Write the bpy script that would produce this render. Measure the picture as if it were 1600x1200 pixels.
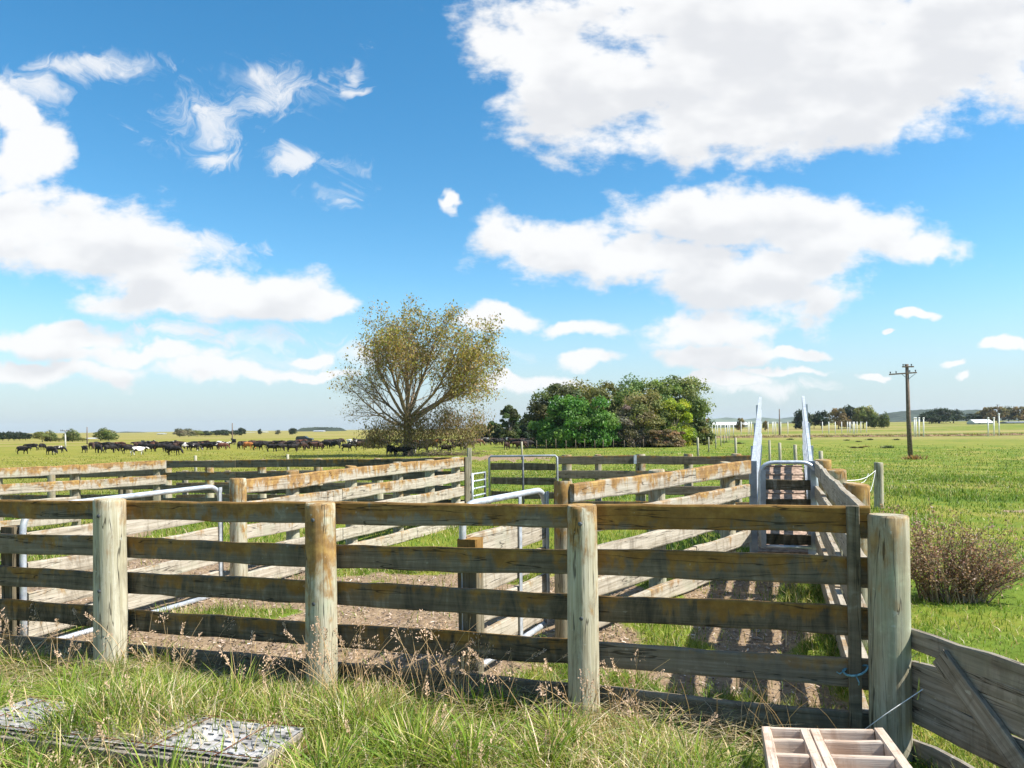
import bpy, bmesh, math, random
import numpy as np
from mathutils import Vector, Matrix
random.seed(7)
rng = np.random.default_rng(11)
for o in list(bpy.data.objects):
    bpy.data.objects.remove(o)
scene = bpy.context.scene
col = scene.collection
rad = math.radians

# ------------------------------------------------------------------ camera
EYE = 1.72
F = 1150.0
ROLL = rad(0.61)
cam_d = bpy.data.cameras.new('camera')
cam = bpy.data.objects.new('camera', cam_d)
col.objects.link(cam)
cam_d.sensor_width = 36
cam_d.lens = F / 1600 * 36
cam_d.shift_y = 68.5 / 1600
cam_d.clip_start = 0.1
cam_d.clip_end = 20000
cam.matrix_world = Matrix.Translation((0, 0, EYE)) @ Matrix.Rotation(rad(90), 4, 'X') @ Matrix.Rotation(-ROLL, 4, 'Z')
scene.camera = cam

# ------------------------------------------------------------------ light
SUN_EL, SUN_AZ = rad(49), rad(-14)          # azimuth measured from +X towards +Y
sun_d = bpy.data.lights.new('sun', 'SUN')
sun_d.energy = 4.8
sun_d.angle = rad(0.53)
sun_d.color = (1.0, 0.95, 0.87)
sun = bpy.data.objects.new('sun', sun_d)
col.objects.link(sun)
sdir = Vector((math.cos(SUN_EL) * math.cos(SUN_AZ), math.cos(SUN_EL) * math.sin(SUN_AZ), math.sin(SUN_EL)))
sun.rotation_euler = sdir.to_track_quat('Z', 'Y').to_euler()
sun.location = (30, 0, 40)
scene.view_settings.view_transform = 'Standard'
scene.view_settings.look = 'None'
scene.view_settings.gamma = 1
scene.view_settings.use_curve_mapping = False
scene.view_settings.exposure = 0.95

# ------------------------------------------------------------------ sky with a layer of fair-weather cloud
world = bpy.data.worlds.new('World')
scene.world = world
world.use_nodes = True
wt = world.node_tree
wt.nodes.clear()

class NT:
    """small helper to write node trees"""
    def __init__(self, t): self.t = t
    def n(self, typ, **kw):
        nd = self.t.nodes.new(typ)
        for k, v in kw.items(): setattr(nd, k, v)
        return nd
    def l(self, a, b): self.t.links.new(a, b)
    def put(self, sock, v):
        if hasattr(v, 'is_output') or isinstance(v, bpy.types.NodeSocket): self.l(v, sock)
        else: sock.default_value = v
    def math(self, op, a, b=0.0, c=0.0, clamp=False):
        nd = self.n('ShaderNodeMath', operation=op, use_clamp=clamp)
        self.put(nd.inputs[0], a); self.put(nd.inputs[1], b); self.put(nd.inputs[2], c)
        return nd.outputs[0]
    def vec(self, op, a, b=(0, 0, 0), c=(0, 0, 0)):
        nd = self.n('ShaderNodeVectorMath', operation=op)
        self.put(nd.inputs[0], a); self.put(nd.inputs[1], b)
        if op == 'MULTIPLY_ADD': self.put(nd.inputs[2], c)
        return nd.outputs['Value'] if op in ('LENGTH', 'DOT_PRODUCT', 'DISTANCE') else nd.outputs[0]
    def noise(self, v, scale, detail=4, rough=0.55, dist=0.0, out='Fac'):
        nd = self.n('ShaderNodeTexNoise')
        if v is not None: self.l(v, nd.inputs['Vector'])
        nd.inputs['Scale'].default_value = scale; nd.inputs['Detail'].default_value = detail
        nd.inputs['Roughness'].default_value = rough; nd.inputs['Distortion'].default_value = dist
        return nd.outputs[out]
    def smooth(self, v, lo, hi, a=0.0, b=1.0):
        nd = self.n('ShaderNodeMapRange', interpolation_type='SMOOTHSTEP')
        self.put(nd.inputs['Value'], v)
        for k, x in (('From Min', lo), ('From Max', hi), ('To Min', a), ('To Max', b)): nd.inputs[k].default_value = x
        return nd.outputs[0]
    def mix(self, f, a, b, mode='MIX'):
        nd = self.n('ShaderNodeMix', data_type='RGBA', blend_type=mode)
        self.put(nd.inputs[0], f)
        for s, v in ((nd.inputs[6], a), (nd.inputs[7], b)):
            if isinstance(v, tuple) and len(v) == 3: v = (*v, 1)
            self.put(s, v)
        return nd.outputs[2]
    def ramp(self, f, stops):
        nd = self.n('ShaderNodeValToRGB')
        cr = nd.color_ramp
        while len(cr.elements) < len(stops): cr.elements.new(0.5)
        for e, (p, c) in zip(cr.elements, stops):
            e.position = p; e.color = (*c, 1)
        self.l(f, nd.inputs[0])
        return nd.outputs[0]

# clouds: centre and radii as seen from the yard, (x, y, rx, ry)
CLOUDS = [(1240, 95, 400, 120), (930, 140, 180, 95), (1500, 55, 260, 125), (1120, 195, 260, 70), (1180, 20, 400, 120), (850, 70, 95, 80), (1330, 170, 200, 60),
          (870, 385, 125, 55), (1130, 335, 190, 55), (1310, 370, 160, 62), (1180, 455, 170, 60), (1120, 515, 115, 36), (1000, 410, 170, 45), (1440, 390, 75, 34),
          (1250, 420, 150, 50),
          (700, 313, 22, 17), (915, 566, 66, 16), (885, 512, 75, 19), (770, 497, 90, 22), (830, 602, 80, 18), (1125, 557, 90, 18), (1243, 551, 32, 9),
          (1220, 577, 70, 8), (1445, 494, 26, 8), (1575, 537, 48, 12), (1490, 568, 28, 8), (1355, 582, 24, 7), (1125, 592, 100, 14), (1398, 523, 12, 5), (1520, 592, 22, 8),
          (150, 380, 170, 70), (350, 455, 170, 44), (40, 360, 130, 60), (520, 485, 75, 24), (270, 462, 160, 32), (40, 235, 82, 72), (10, 165, 45, 40),
          (215, 410, 150, 50), (450, 474, 120, 30),
          (70, 534, 170, 27), (220, 558, 150, 23), (340, 578, 140, 18), (465, 556, 50, 12), (470, 582, 90, 11), (90, 588, 180, 20)]
WISPS = [(130, 105, 130, 22), (545, 110, 30, 46), (420, 120, 70, 34), (330, 190, 92, 60), (430, 150, 96, 46), (480, 250, 60, 26), (515, 302, 50, 24), (345, 248, 46, 26), (60, 130, 70, 40), (1030, 535, 40, 12),
         (1180, 605, 160, 16), (600, 560, 200, 24), (300, 520, 200, 24), (350, 390, 60, 20)]
w = NT(wt)
tc = w.n('ShaderNodeTexCoord')
dirv = tc.outputs['Generated']
sky = w.n('ShaderNodeTexSky', sky_type='NISHITA')
sky.sun_disc = False
sky.sun_elevation = SUN_EL
sky.sun_rotation = rad(90) - SUN_AZ
sky.altitude = 20
sky.air_density = 1.0
sky.dust_density = 0.3
sky.ozone_density = 2.5
SKY = 0.1
spz = w.n('ShaderNodeSeparateXYZ'); w.l(dirv, spz.inputs[0])
dx_, dy_, dz_ = spz.outputs
hsv = w.n('ShaderNodeHueSaturation'); hsv.inputs['Saturation'].default_value = 1.32; hsv.inputs['Hue'].default_value = 0.489; hsv.inputs['Value'].default_value = 1.0
w.l(sky.outputs[0], hsv.inputs['Color'])
# moist air: the lowest few degrees are a cool pale blue
clear = w.mix(w.smooth(dz_, 0.20, -0.02, 0.0, 0.85), hsv.outputs[0], (2.55, 3.25, 3.85))
def noise2(v, scale, detail, rough, dist=0.0):
    nd = w.n('ShaderNodeTexNoise', noise_dimensions='2D')
    w.l(v, nd.inputs['Vector']); nd.inputs['Scale'].default_value = scale; nd.inputs['Detail'].default_value = detail
    nd.inputs['Roughness'].default_value = rough; nd.inputs['Distortion'].default_value = dist
    return nd.outputs['Fac']
ys = w.math('MAXIMUM', dy_, 0.05)
cbv = w.n('ShaderNodeCombineXYZ')
w.l(w.math('DIVIDE', dx_, ys), cbv.inputs[0]); w.l(w.math('DIVIDE', dz_, ys), cbv.inputs[1])
uv0 = cbv.outputs[0]
wn = w.math('SUBTRACT', noise2(uv0, 8.0, 4, 0.6), 0.5)
cw_ = w.n('ShaderNodeCombineXYZ'); w.l(w.math('MULTIPLY', wn, 0.11), cw_.inputs[0]); w.l(w.math('MULTIPLY', wn, -0.055), cw_.inputs[1])
uv = w.vec('ADD', uv0, cw_.outputs[0])
def blobset(lst, base, uv=uv):
    acc = None
    for (x, y, rx, ry) in lst:
        cx, cy = (x - 800) / F, (668.5 - y) / F - 0.0106 * (x - 800) / F
        ix, iy = F / (rx * 1.06), F / (ry * 1.06)
        q = w.vec('LENGTH', w.vec('MULTIPLY_ADD', uv, (ix, iy, 0), (-cx * ix, -cy * iy, 0)))
        acc = q if acc is None else w.math('SMOOTH_MIN', acc, q, 0.12)
    return w.math('SUBTRACT', base, acc)
main = w.math('MAXIMUM', blobset(CLOUDS, 1.0), -0.8)
wisp = w.math('MAXIMUM', blobset(WISPS, 1.0), -0.8)
st = w.vec('MULTIPLY', uv0, (1.0, 1.8, 1.0))
n1 = noise2(st, 9.0, 8, 0.62, 0.0)
n1w = noise2(w.vec('MULTIPLY', uv, (1.0, 1.5, 1.0)), 14.0, 6, 0.66, 0.9)
n1b = noise2(w.vec('ADD', st, (0.012, 0.035, 0)), 9.0, 3, 0.5, 0.0)
front = w.math('MULTIPLY_ADD', w.math('SUBTRACT', n1, 0.5), 1.55, main)
BIG = [c for c in CLOUDS if c[2] >= 100]
main_up = w.math('MAXIMUM', blobset(BIG, 1.0, w.vec('ADD', uv, (0.012, 0.034, 0))), -0.8)
over = w.math('MULTIPLY_ADD', w.math('SUBTRACT', n1b, 0.5), 2.6, main_up)
dens = w.smooth(front, -0.06, 0.42)
wd = w.math('MULTIPLY', w.smooth(w.math('MULTIPLY_ADD', w.math('SUBTRACT', n1w, 0.5), 2.6, w.math('MULTIPLY', wisp, 1.0)), 0.0, 1.15), 0.85)
dens = w.math('MAXIMUM', dens, wd)
shade = w.smooth(over, 0.0, 1.1)
LIT, SHD = (5.25, 5.25, 5.25), (4.3, 4.35, 4.48)
fcol = w.mix(w.math('MULTIPLY', dens, 0.97), clear, w.mix(shade, LIT, SHD))
bgf = w.n('ShaderNodeBackground'); bgf.inputs['Strength'].default_value = SKY; w.l(fcol, bgf.inputs['Color'])
# the same kind of cloud over the rest of the sky
zs = w.math('ADD', w.math('MAXIMUM', dz_, 0.0), 0.12)
cb2 = w.n('ShaderNodeCombineXYZ')
w.l(w.math('DIVIDE', dx_, zs), cb2.inputs[0]); w.l(w.math('DIVIDE', dy_, zs), cb2.inputs[1])
n3 = noise2(cb2.outputs[0], 0.9, 5, 0.58, 0.3)
rest = w.smooth(w.math('MULTIPLY_ADD', n3, 4.0, -2.05), -0.06, 0.62)
rcol = w.mix(w.math('MULTIPLY', rest, 0.95), clear, (4.4, 4.5, 4.6))
bgr = w.n('ShaderNodeBackground'); bgr.inputs['Strength'].default_value = SKY; w.l(rcol, bgr.inputs['Color'])
infront = w.math('MULTIPLY', w.smooth(dy_, 0.40, 0.55), w.smooth(dz_, 0.62, 0.52))
mxs = w.n('ShaderNodeMixShader'); w.l(infront, mxs.inputs[0]); w.l(bgr.outputs[0], mxs.inputs[1]); w.l(bgf.outputs[0], mxs.inputs[2])
wo = w.n('ShaderNodeOutputWorld'); w.l(mxs.outputs[0], wo.inputs['Surface'])
world.cycles.sampling_method = 'MANUAL'
world.cycles.sample_map_resolution = 512
cy = scene.cycles
cy.max_bounces = 5; cy.diffuse_bounces = 3; cy.glossy_bounces = 2; cy.transmission_bounces = 3; cy.transparent_max_bounces = 4; cy.volume_bounces = 0
cy.caustics_reflective = False; cy.caustics_refractive = False
cy.use_adaptive_sampling = True; cy.adaptive_threshold = 0.014
cy.use_denoising = True
try: cy.denoiser = 'OPENIMAGEDENOISE'
except Exception: pass

# ------------------------------------------------------------------ geometry helpers
def P(px, py, Y):
    xc, yc = (px - 800) / F, (668.5 - py) / F
    return Vector(((xc * math.cos(ROLL) + yc * math.sin(ROLL)) * Y, Y, EYE + (-xc * math.sin(ROLL) + yc * math.cos(ROLL)) * Y))
def hor(px): return 668.5 - 0.01065 * (px - 800)
def X(px, Y): return (px - 800) / F * Y
def sstep(a, b, v):
    t = np.clip((np.asarray(v, float) - a) / (b - a), 0, 1)
    return t * t * (3 - 2 * t)
def fnoise(x, y, s, seed=0):
    """cheap smooth noise, about -1..1"""
    r = np.random.default_rng(seed); out = 0
    for k in range(5):
        a, p, f = r.uniform(0, 6.283), r.uniform(0, 6.283), s * r.uniform(0.6, 1.7)
        out = out + np.sin((x * np.cos(a) + y * np.sin(a)) * f + p + 1.3 * np.sin((x * np.sin(a) - y * np.cos(a)) * f * 0.7 + p * 2))
    return out / 3.2
def gz(x, y):
    x = np.asarray(x, float); y = np.asarray(y, float)
    d = np.hypot(x, y)
    near = 0.014 * np.clip(x, -12, 8) + 0.025 * fnoise(x, y, 1.6, 3) * sstep(1, 4, d)
    s = sstep(15, 58, d)
    farz = -1.35 + 0.05 * fnoise(x, y, 0.06, 5)
    rise = sstep(190, 700, d) * sstep(-0.1, 0.4, x / (d + 1e-6)) * 4.2 + sstep(300, 1500, d) * 1.2
    return near * (1 - s) + (farz + rise) * s
def gzf(x, y): return float(gz(x, y))
def depth_at(px, py, drop=3.07): return drop * F / (py - hor(px))

def np_mesh(name, V, faces, colors=None, smooth=False, mats=None):
    """faces: list of (n,k) int arrays"""
    me = bpy.data.meshes.new(name)
    V = np.asarray(V, np.float32)
    me.vertices.add(len(V)); me.vertices.foreach_set('co', V.ravel())
    if not isinstance(faces, list): faces = [faces]
    faces = [np.asarray(f, np.int32) for f in faces if len(f)]
    idx = np.concatenate([f.ravel() for f in faces])
    tot = np.concatenate([np.full(len(f), f.shape[1], np.int32) for f in faces])
    st = np.concatenate([[0], np.cumsum(tot)[:-1]]).astype(np.int32)
    me.loops.add(len(idx)); me.loops.foreach_set('vertex_index', idx)
    me.polygons.add(len(tot)); me.polygons.foreach_set('loop_start', st)
    try: me.polygons.foreach_set('loop_total', tot)
    except Exception: pass
    if smooth: me.polygons.foreach_set('use_smooth', np.ones(len(tot), bool))
    me.update(calc_edges=True)
    if colors is not None:
        a = me.color_attributes.new('Col', 'FLOAT_COLOR', 'POINT')
        c = np.ones((len(V), 4), np.float32); c[:, :3] = colors
        a.data.foreach_set('color', c.ravel())
    for m in (mats or []): me.materials.append(m)
    return me

class MB:
    def __init__(self): self.v = []; self.f = []
    def add(self, vs, fs):
        b = len(self.v); self.v += [tuple(v) for v in vs]; self.f += [tuple(i + b for i in f) for f in fs]
    def box(self, c, s, rz=0.0):
        c = Vector(c); M = Matrix.Rotation(rz, 3, 'Z'); b = min(s) * 0.08
        hx, hy, hz = s[0] / 2, s[1] / 2, s[2] / 2
        vs = []
        for sz in (-1, 1):
            for sx, sy in ((-1, -1), (1, -1), (1, 1), (-1, 1)):
                vs.append(c + M @ Vector((sx * hx, sy * hy, sz * hz)))
        self.add(vs, [(0, 3, 2, 1), (4, 5, 6, 7), (0, 1, 5, 4), (1, 2, 6, 5), (2, 3, 7, 6), (3, 0, 4, 7)])
    def tube(self, pts, r, n=8, cap=True):
        pts = [Vector(p) for p in pts]
        rs = r if isinstance(r, (list, tuple)) else [r] * len(pts)
        rings = []; up = None
        for i, p in enumerate(pts):
            t = (pts[min(i + 1, len(pts) - 1)] - pts[max(i - 1, 0)]).normalized()
            if up is None:
                up = t.orthogonal().normalized()
            up = (up - t * up.dot(t)).normalized()
            s = t.cross(up)
            rings.append([p + (up * math.cos(2 * math.pi * k / n) + s * math.sin(2 * math.pi * k / n)) * rs[i] for k in range(n)])
        b = len(self.v)
        for R in rings: self.v += [tuple(v) for v in R]
        for i in range(len(rings) - 1):
            for k in range(n):
                a0 = b + i * n + k; a1 = b + i * n + (k + 1) % n
                self.f.append((a0, a1, a1 + n, a0 + n))
        if cap:
            self.f.append(tuple(b + k for k in reversed(range(n))))
            self.f.append(tuple(b + (len(rings) - 1) * n + k for k in range(n)))
    def obj(self, name, mat, parent=None, smooth=False, loc=(0, 0, 0)):
        me = bpy.data.meshes.new(name)
        me.from_pydata(self.v, [], self.f)
        if smooth:
            for p in me.polygons: p.use_smooth = True
        me.materials.append(mat)
        return link(name, me, parent, loc)

def link(name, data, parent=None, loc=(0, 0, 0)):
    o = bpy.data.objects.new(name, data)
    col.objects.link(o)
    o.location = loc
    if parent is not None: o.parent = parent
    return o
def tag(o, label=None, cat=None, group=None, kind=None):
    if label: o['label'] = label
    if cat: o['category'] = cat
    if group: o['group'] = group
    if kind: o['kind'] = kind
    return o
def empty(name, loc, label=None, cat=None, group=None):
    o = bpy.data.objects.new(name, None)
    o.empty_display_size = 0.2
    col.objects.link(o); o.location = loc
    return tag(o, label, cat, group)
# ------------------------------------------------------------------ materials
def new_mat(name):
    m = bpy.data.materials.new(name); m.use_nodes = True
    t = NT(m.node_tree); m.node_tree.nodes.clear()
    out = t.n('ShaderNodeOutputMaterial')
    return m, t, out
def principled(t, out, color, rough=0.8, metal=0.0, bump=None, bstr=0.3, bdist=0.02, spec=0.3):
    p = t.n('ShaderNodeBsdfPrincipled')
    if isinstance(color, tuple) and len(color) == 3: color = (*color, 1)
    t.put(p.inputs['Base Color'], color); t.put(p.inputs['Roughness'], rough); t.put(p.inputs['Metallic'], metal)
    p.inputs['Specular IOR Level'].default_value = spec
    if bump is not None:
        b = t.n('ShaderNodeBump'); b.inputs['Strength'].default_value = bstr; b.inputs['Distance'].default_value = bdist
        t.l(bump, b.inputs['Height']); t.l(b.outputs[0], p.inputs['Normal'])
    t.l(p.outputs[0], out.inputs['Surface'])
    return p
def plain(name, color, rough=0.8, metal=0.0, nscale=6.0, amt=0.35, bstr=0.2):
    m, t, out = new_mat(name)
    tc = t.n('ShaderNodeTexCoord')
    n = t.noise(tc.outputs['Object'], nscale, 5, 0.6)
    c = t.mix(t.smooth(n, 0.3, 0.7), tuple(x * (1 - amt) for x in color), tuple(min(1, x * (1 + amt)) for x in color))
    principled(t, out, c, rough, metal, n, bstr)
    return m

def wood_mat(name, axis, pale, mid, dark, green, cracks=0.7):
    """weathered timber; grain runs along the local axis. Object colour: R lichen, G damp algae, B seed"""
    m, t, out = new_mat(name)
    tc = t.n('ShaderNodeTexCoord'); oi = t.n('ShaderNodeObjectInfo')
    sc = t.n('ShaderNodeSeparateColor'); t.l(oi.outputs['Color'], sc.inputs[0])
    lich, alg, seed = sc.outputs[0], sc.outputs[1], sc.outputs[2]
    off = t.n('ShaderNodeCombineXYZ')
    sd = t.math('MULTIPLY', oi.outputs['Random'], 53.0)
    for i in range(3): t.l(sd, off.inputs[i])
    v = t.vec('ADD', tc.outputs['Object'], off.outputs[0])
    lo, hi = 1.1, 26.0
    gs = (lo, hi, hi) if axis == 'X' else (hi, hi, lo)
    vg = t.vec('MULTIPLY', v, gs)
    grain = t.noise(vg, 1.6, 8, 0.62, 0.25)
    fine = t.noise(t.vec('MULTIPLY', v, tuple(k * 3.2 for k in gs)), 1.5, 5, 0.6)
    blot = t.noise(v, 5.0, 6, 0.62, 0.4)
    big = t.noise(v, 1.7, 3, 0.5)
    # rain streaks run down the face
    vs = t.vec('MULTIPLY', v, (7.0, 7.0, 1.9))
    streak = t.noise(vs, 1.3, 7, 0.68, 0.9)
    c = t.ramp(t.math('MULTIPLY_ADD', grain, 0.75, t.math('MULTIPLY', blot, 0.25)), [(0.27, dark), (0.43, mid), (0.60, pale), (0.8, tuple(min(1, k * 1.15) for k in pale))])
    c = t.mix(t.math('MULTIPLY', t.smooth(streak, 0.48, 0.66), 0.55), c, dark)
    c = t.mix(t.math('MULTIPLY', t.smooth(fine, 0.57, 0.70), 0.7), c, tuple(k * 0.5 for k in dark))
    c = t.mix(t.math('MULTIPLY', t.smooth(t.noise(v, 2.6, 4, 0.6), 0.52, 0.72), 0.6), c, green)
    # damp, algae-darkened faces
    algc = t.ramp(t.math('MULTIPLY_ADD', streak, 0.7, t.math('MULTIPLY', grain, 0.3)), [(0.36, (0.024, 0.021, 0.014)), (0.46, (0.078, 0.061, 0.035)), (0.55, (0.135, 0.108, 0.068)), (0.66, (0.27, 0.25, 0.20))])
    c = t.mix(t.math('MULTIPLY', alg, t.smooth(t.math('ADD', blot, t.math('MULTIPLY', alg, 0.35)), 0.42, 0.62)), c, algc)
    # orange crust lichen, mostly on upper edges
    sx = t.n('ShaderNodeSeparateXYZ'); t.l(tc.outputs['Object'], sx.inputs[0])
    at = t.n('ShaderNodeAttribute'); at.attribute_name = 'topness'
    lf = t.math('ADD', t.math('MULTIPLY_ADD', at.outputs['Fac'], 0.30, t.math('MULTIPLY', lich, 0.34)), t.math('ADD', t.math('MULTIPLY_ADD', blot, 0.95, -0.225), t.math('MULTIPLY', t.math('SUBTRACT', streak, 0.5), 0.8)))
    lmask = t.math('MULTIPLY', t.smooth(lf, 0.55, 0.76), t.smooth(lich, 0.02, 0.35))
    ochre = t.ramp(t.noise(v, 11, 5, 0.65), [(0.3, (0.12, 0.062, 0.016)), (0.5, (0.27, 0.135, 0.028)), (0.66, (0.42, 0.25, 0.06)), (0.8, (0.48, 0.39, 0.19))])
    c = t.mix(t.math('MULTIPLY', lmask, t.smooth(alg, 1.3, 0.2, 0.8, 0.85)), c, t.mix(t.math('MULTIPLY', alg, 0.55), ochre, (0.22, 0.112, 0.014)))
    # long drying cracks
    ck = t.noise(t.vec('MULTIPLY', v, ((0.55, 9.0, 9.0) if axis == 'X' else (9.0, 9.0, 0.42))), 1.4, 3, 0.5, 0.15)
    ckm = t.smooth(t.math('ABSOLUTE', t.math('SUBTRACT', ck, 0.54)), 0.009, 0.003)
    c = t.mix(t.math('MULTIPLY', ckm, cracks), c, (0.02, 0.016, 0.011))
    # pale lichen spots
    spots = t.noise(v, 23, 3, 0.5)
    c = t.mix(t.math('MULTIPLY', t.math('SUBTRACT', t.smooth(spots, 0.68, 0.74), t.math('MULTIPLY', alg, 0.7), clamp=True), 0.5), c, (0.5, 0.5, 0.43))
    h = t.math('SUBTRACT', t.math('ADD', t.math('MULTIPLY', grain, 0.7), t.math('MULTIPLY', fine, 0.6)), t.math('MULTIPLY', ckm, cracks))
    principled(t, out, c, 0.88, 0, h, 0.55, 0.006, 0.2)
    return m
M = {}
M['board'] = wood_mat('weathered_board', 'X', (0.49, 0.44, 0.36), (0.35, 0.305, 0.235), (0.14, 0.115, 0.085), (0.37, 0.37, 0.28))
M['post'] = wood_mat('weathered_post', 'Z', (0.55, 0.52, 0.40), (0.41, 0.375, 0.26), (0.19, 0.16, 0.10), (0.38, 0.44, 0.31))
M['greyboard'] = wood_mat('grey_board', 'X', (0.36, 0.325, 0.275), (0.225, 0.19, 0.15), (0.075, 0.06, 0.045), (0.24, 0.23, 0.17))
M['newwood'] = wood_mat('new_pine', 'X', (0.62, 0.53, 0.44), (0.54, 0.42, 0.33), (0.34, 0.22, 0.15), (0.52, 0.44, 0.35), 0.08)
def metal_mat():
    m, t, out = new_mat('galvanised_steel')
    tc = t.n('ShaderNodeTexCoord')
    n = t.noise(tc.outputs['Object'], 14, 6, 0.65); n2 = t.noise(tc.outputs['Object'], 3, 4, 0.6)
    c = t.ramp(n, [(0.3, (0.40, 0.43, 0.47)), (0.55, (0.56, 0.60, 0.65)), (0.75, (0.68, 0.71, 0.75))])
    c = t.mix(t.math('MULTIPLY', t.smooth(n2, 0.6, 0.75), 0.4), c, (0.30, 0.24, 0.19))
    principled(t, out, c, t.smooth(n, 0.2, 0.8, 0.42, 0.7), 0.55, n, 0.1, 0.003, 0.5)
    return m
M['galv'] = metal_mat()
M['darkmetal'] = plain('dull_steel', (0.10, 0.11, 0.12), 0.6, 0.6, 9)
M['rust'] = plain('rusty_wire', (0.16, 0.06, 0.03), 0.8, 0.3, 30)
M['ropewhite'] = plain('white_cord', (0.72, 0.72, 0.70), 0.8, 0, 40, 0.1)
M['twineblue'] = plain('blue_twine', (0.16, 0.32, 0.38), 0.9, 0, 60, 0.4)
M['twineyellow'] = plain('yellow_twine', (0.5, 0.52, 0.12), 0.9, 0, 60, 0.3)
M['whitepost'] = plain('white_paint', (0.78, 0.77, 0.72), 0.6, 0, 3, 0.12)
M['polewood'] = plain('dark_pole_wood', (0.16, 0.12, 0.09), 0.9, 0, 9, 0.5)
M['concrete'] = plain('pale_pole', (0.55, 0.53, 0.48), 0.9, 0, 4, 0.15)
M['bark'] = plain('bark', (0.19, 0.165, 0.13), 0.95, 0, 5, 0.45, 0.6)
M['barkbrown'] = plain('limb_bark', (0.25, 0.185, 0.12), 0.95, 0, 5, 0.4, 0.5)
M['roofwhite'] = plain('painted_iron', (0.58, 0.58, 0.57), 0.5, 0, 0.3, 0.08)
M['wallcream'] = plain('cream_wall', (0.62, 0.58, 0.5), 0.9, 0, 0.4, 0.1)
M['wallgrey'] = plain('grey_wall', (0.33, 0.34, 0.35), 0.9, 0, 0.4, 0.12)
M['brick'] = plain('chimney_brick', (0.33, 0.13, 0.08), 0.9, 0, 2, 0.25)
M['roofgrey'] = plain('grey_iron', (0.42, 0.45, 0.48), 0.5, 0.1, 0.3, 0.1)
M['roofred'] = plain('rust_red_iron', (0.34, 0.12, 0.09), 0.7, 0, 0.3, 0.2)
M['carpaint'] = plain('dark_car_paint', (0.03, 0.04, 0.05), 0.3, 0.2, 3, 0.1, 0.0)
M['glass'] = plain('dark_glass', (0.05, 0.06, 0.07), 0.1, 0, 3, 0.1, 0.0)
M['tyre'] = plain('rubber', (0.02, 0.02, 0.02), 0.9, 0, 3, 0.1)

def leaf_mat(name, trans=0.36, rough=0.55):
    m, t, out = new_mat(name)
    at = t.n('ShaderNodeAttribute'); at.attribute_name = 'Col'
    p = t.n('ShaderNodeBsdfPrincipled'); t.l(at.outputs['Color'], p.inputs['Base Color']); p.inputs['Roughness'].default_value = rough
    p.inputs['Specular IOR Level'].default_value = 0.25
    tr = t.n('ShaderNodeBsdfTranslucent')
    t.l(t.mix(1.0, at.outputs['Color'], (1.25, 1.25, 0.75), 'MULTIPLY'), tr.inputs['Color'])
    mx = t.n('ShaderNodeMixShader'); mx.inputs[0].default_value = trans
    t.l(p.outputs[0], mx.inputs[1]); t.l(tr.outputs[0], mx.inputs[2]); t.l(mx.outputs[0], out.inputs['Surface'])
    return m
M['leaf'] = leaf_mat('foliage', 0.38)
M['grass'] = leaf_mat('grass_blade', 0.35, 0.5)
def vcol_mat(name, rough):
    m, t, out = new_mat(name)
    at = t.n('ShaderNodeAttribute'); at.attribute_name = 'Col'
    principled(t, out, at.outputs['Color'], rough)
    return m
M['chips'] = vcol_mat('wood_chips', 0.9)

# ------------------------------------------------------------------ where the yard floor is trodden bare
def segd(x, y, a, b):
    ax, ay = a; bx, by = b
    t = np.clip(((x - ax) * (bx - ax) + (y - ay) * (by - ay)) / ((bx - ax) ** 2 + (by - ay) ** 2), 0, 1)
    return np.hypot(x - ax - t * (bx - ax), y - ay - t * (by - ay))
def dirt(x, y):
    x = np.asarray(x, float); y = np.asarray(y, float)
    def ell(cx, cy, rx, ry): return 1 - np.hypot((x - cx) / rx, (y - cy) / ry)
    d = np.maximum.reduce([ell(-1.6, 6.7, 2.8, 2.8), ell(-4.6, 9.0, 2.3, 2.4), ell(-0.9, 5.6, 1.3, 1.0), ell(0.6, 7.5, 0.9, 1.3),
                           ell(-5.3, 7.6, 1.5, 1.3), ell(-3.4, 6.2, 1.6, 0.9), (0.62 - segd(x, y, (1.55, 5.2), (3.0, 8.9))) * 1.0, ell(4.0, 11.5, 1.2, 2.0) * 0.8,
                           ell(9.3, 13.5, 0.5, 0.35), ell(0.9, 5.2, 1.3, 1.0) * 0.2, ell(-1.0, 75, 6, 8) * 0.6, ell(-7.2, 12.5, 0.9, 1.6)])
    g_ = np.maximum.reduce([ell(-2.75, 7.0, 0.75, 0.42), ell(-0.9, 9.6, 1.3, 0.8)])
    n = 0.30 * fnoise(x, y, 2.6, 21) + 0.16 * fnoise(x, y, 8.0, 22)
    return sstep(-0.02, 0.32, d + n * 0.7) * (1 - sstep(-0.05, 0.3, g_ + n * 0.5))

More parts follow.
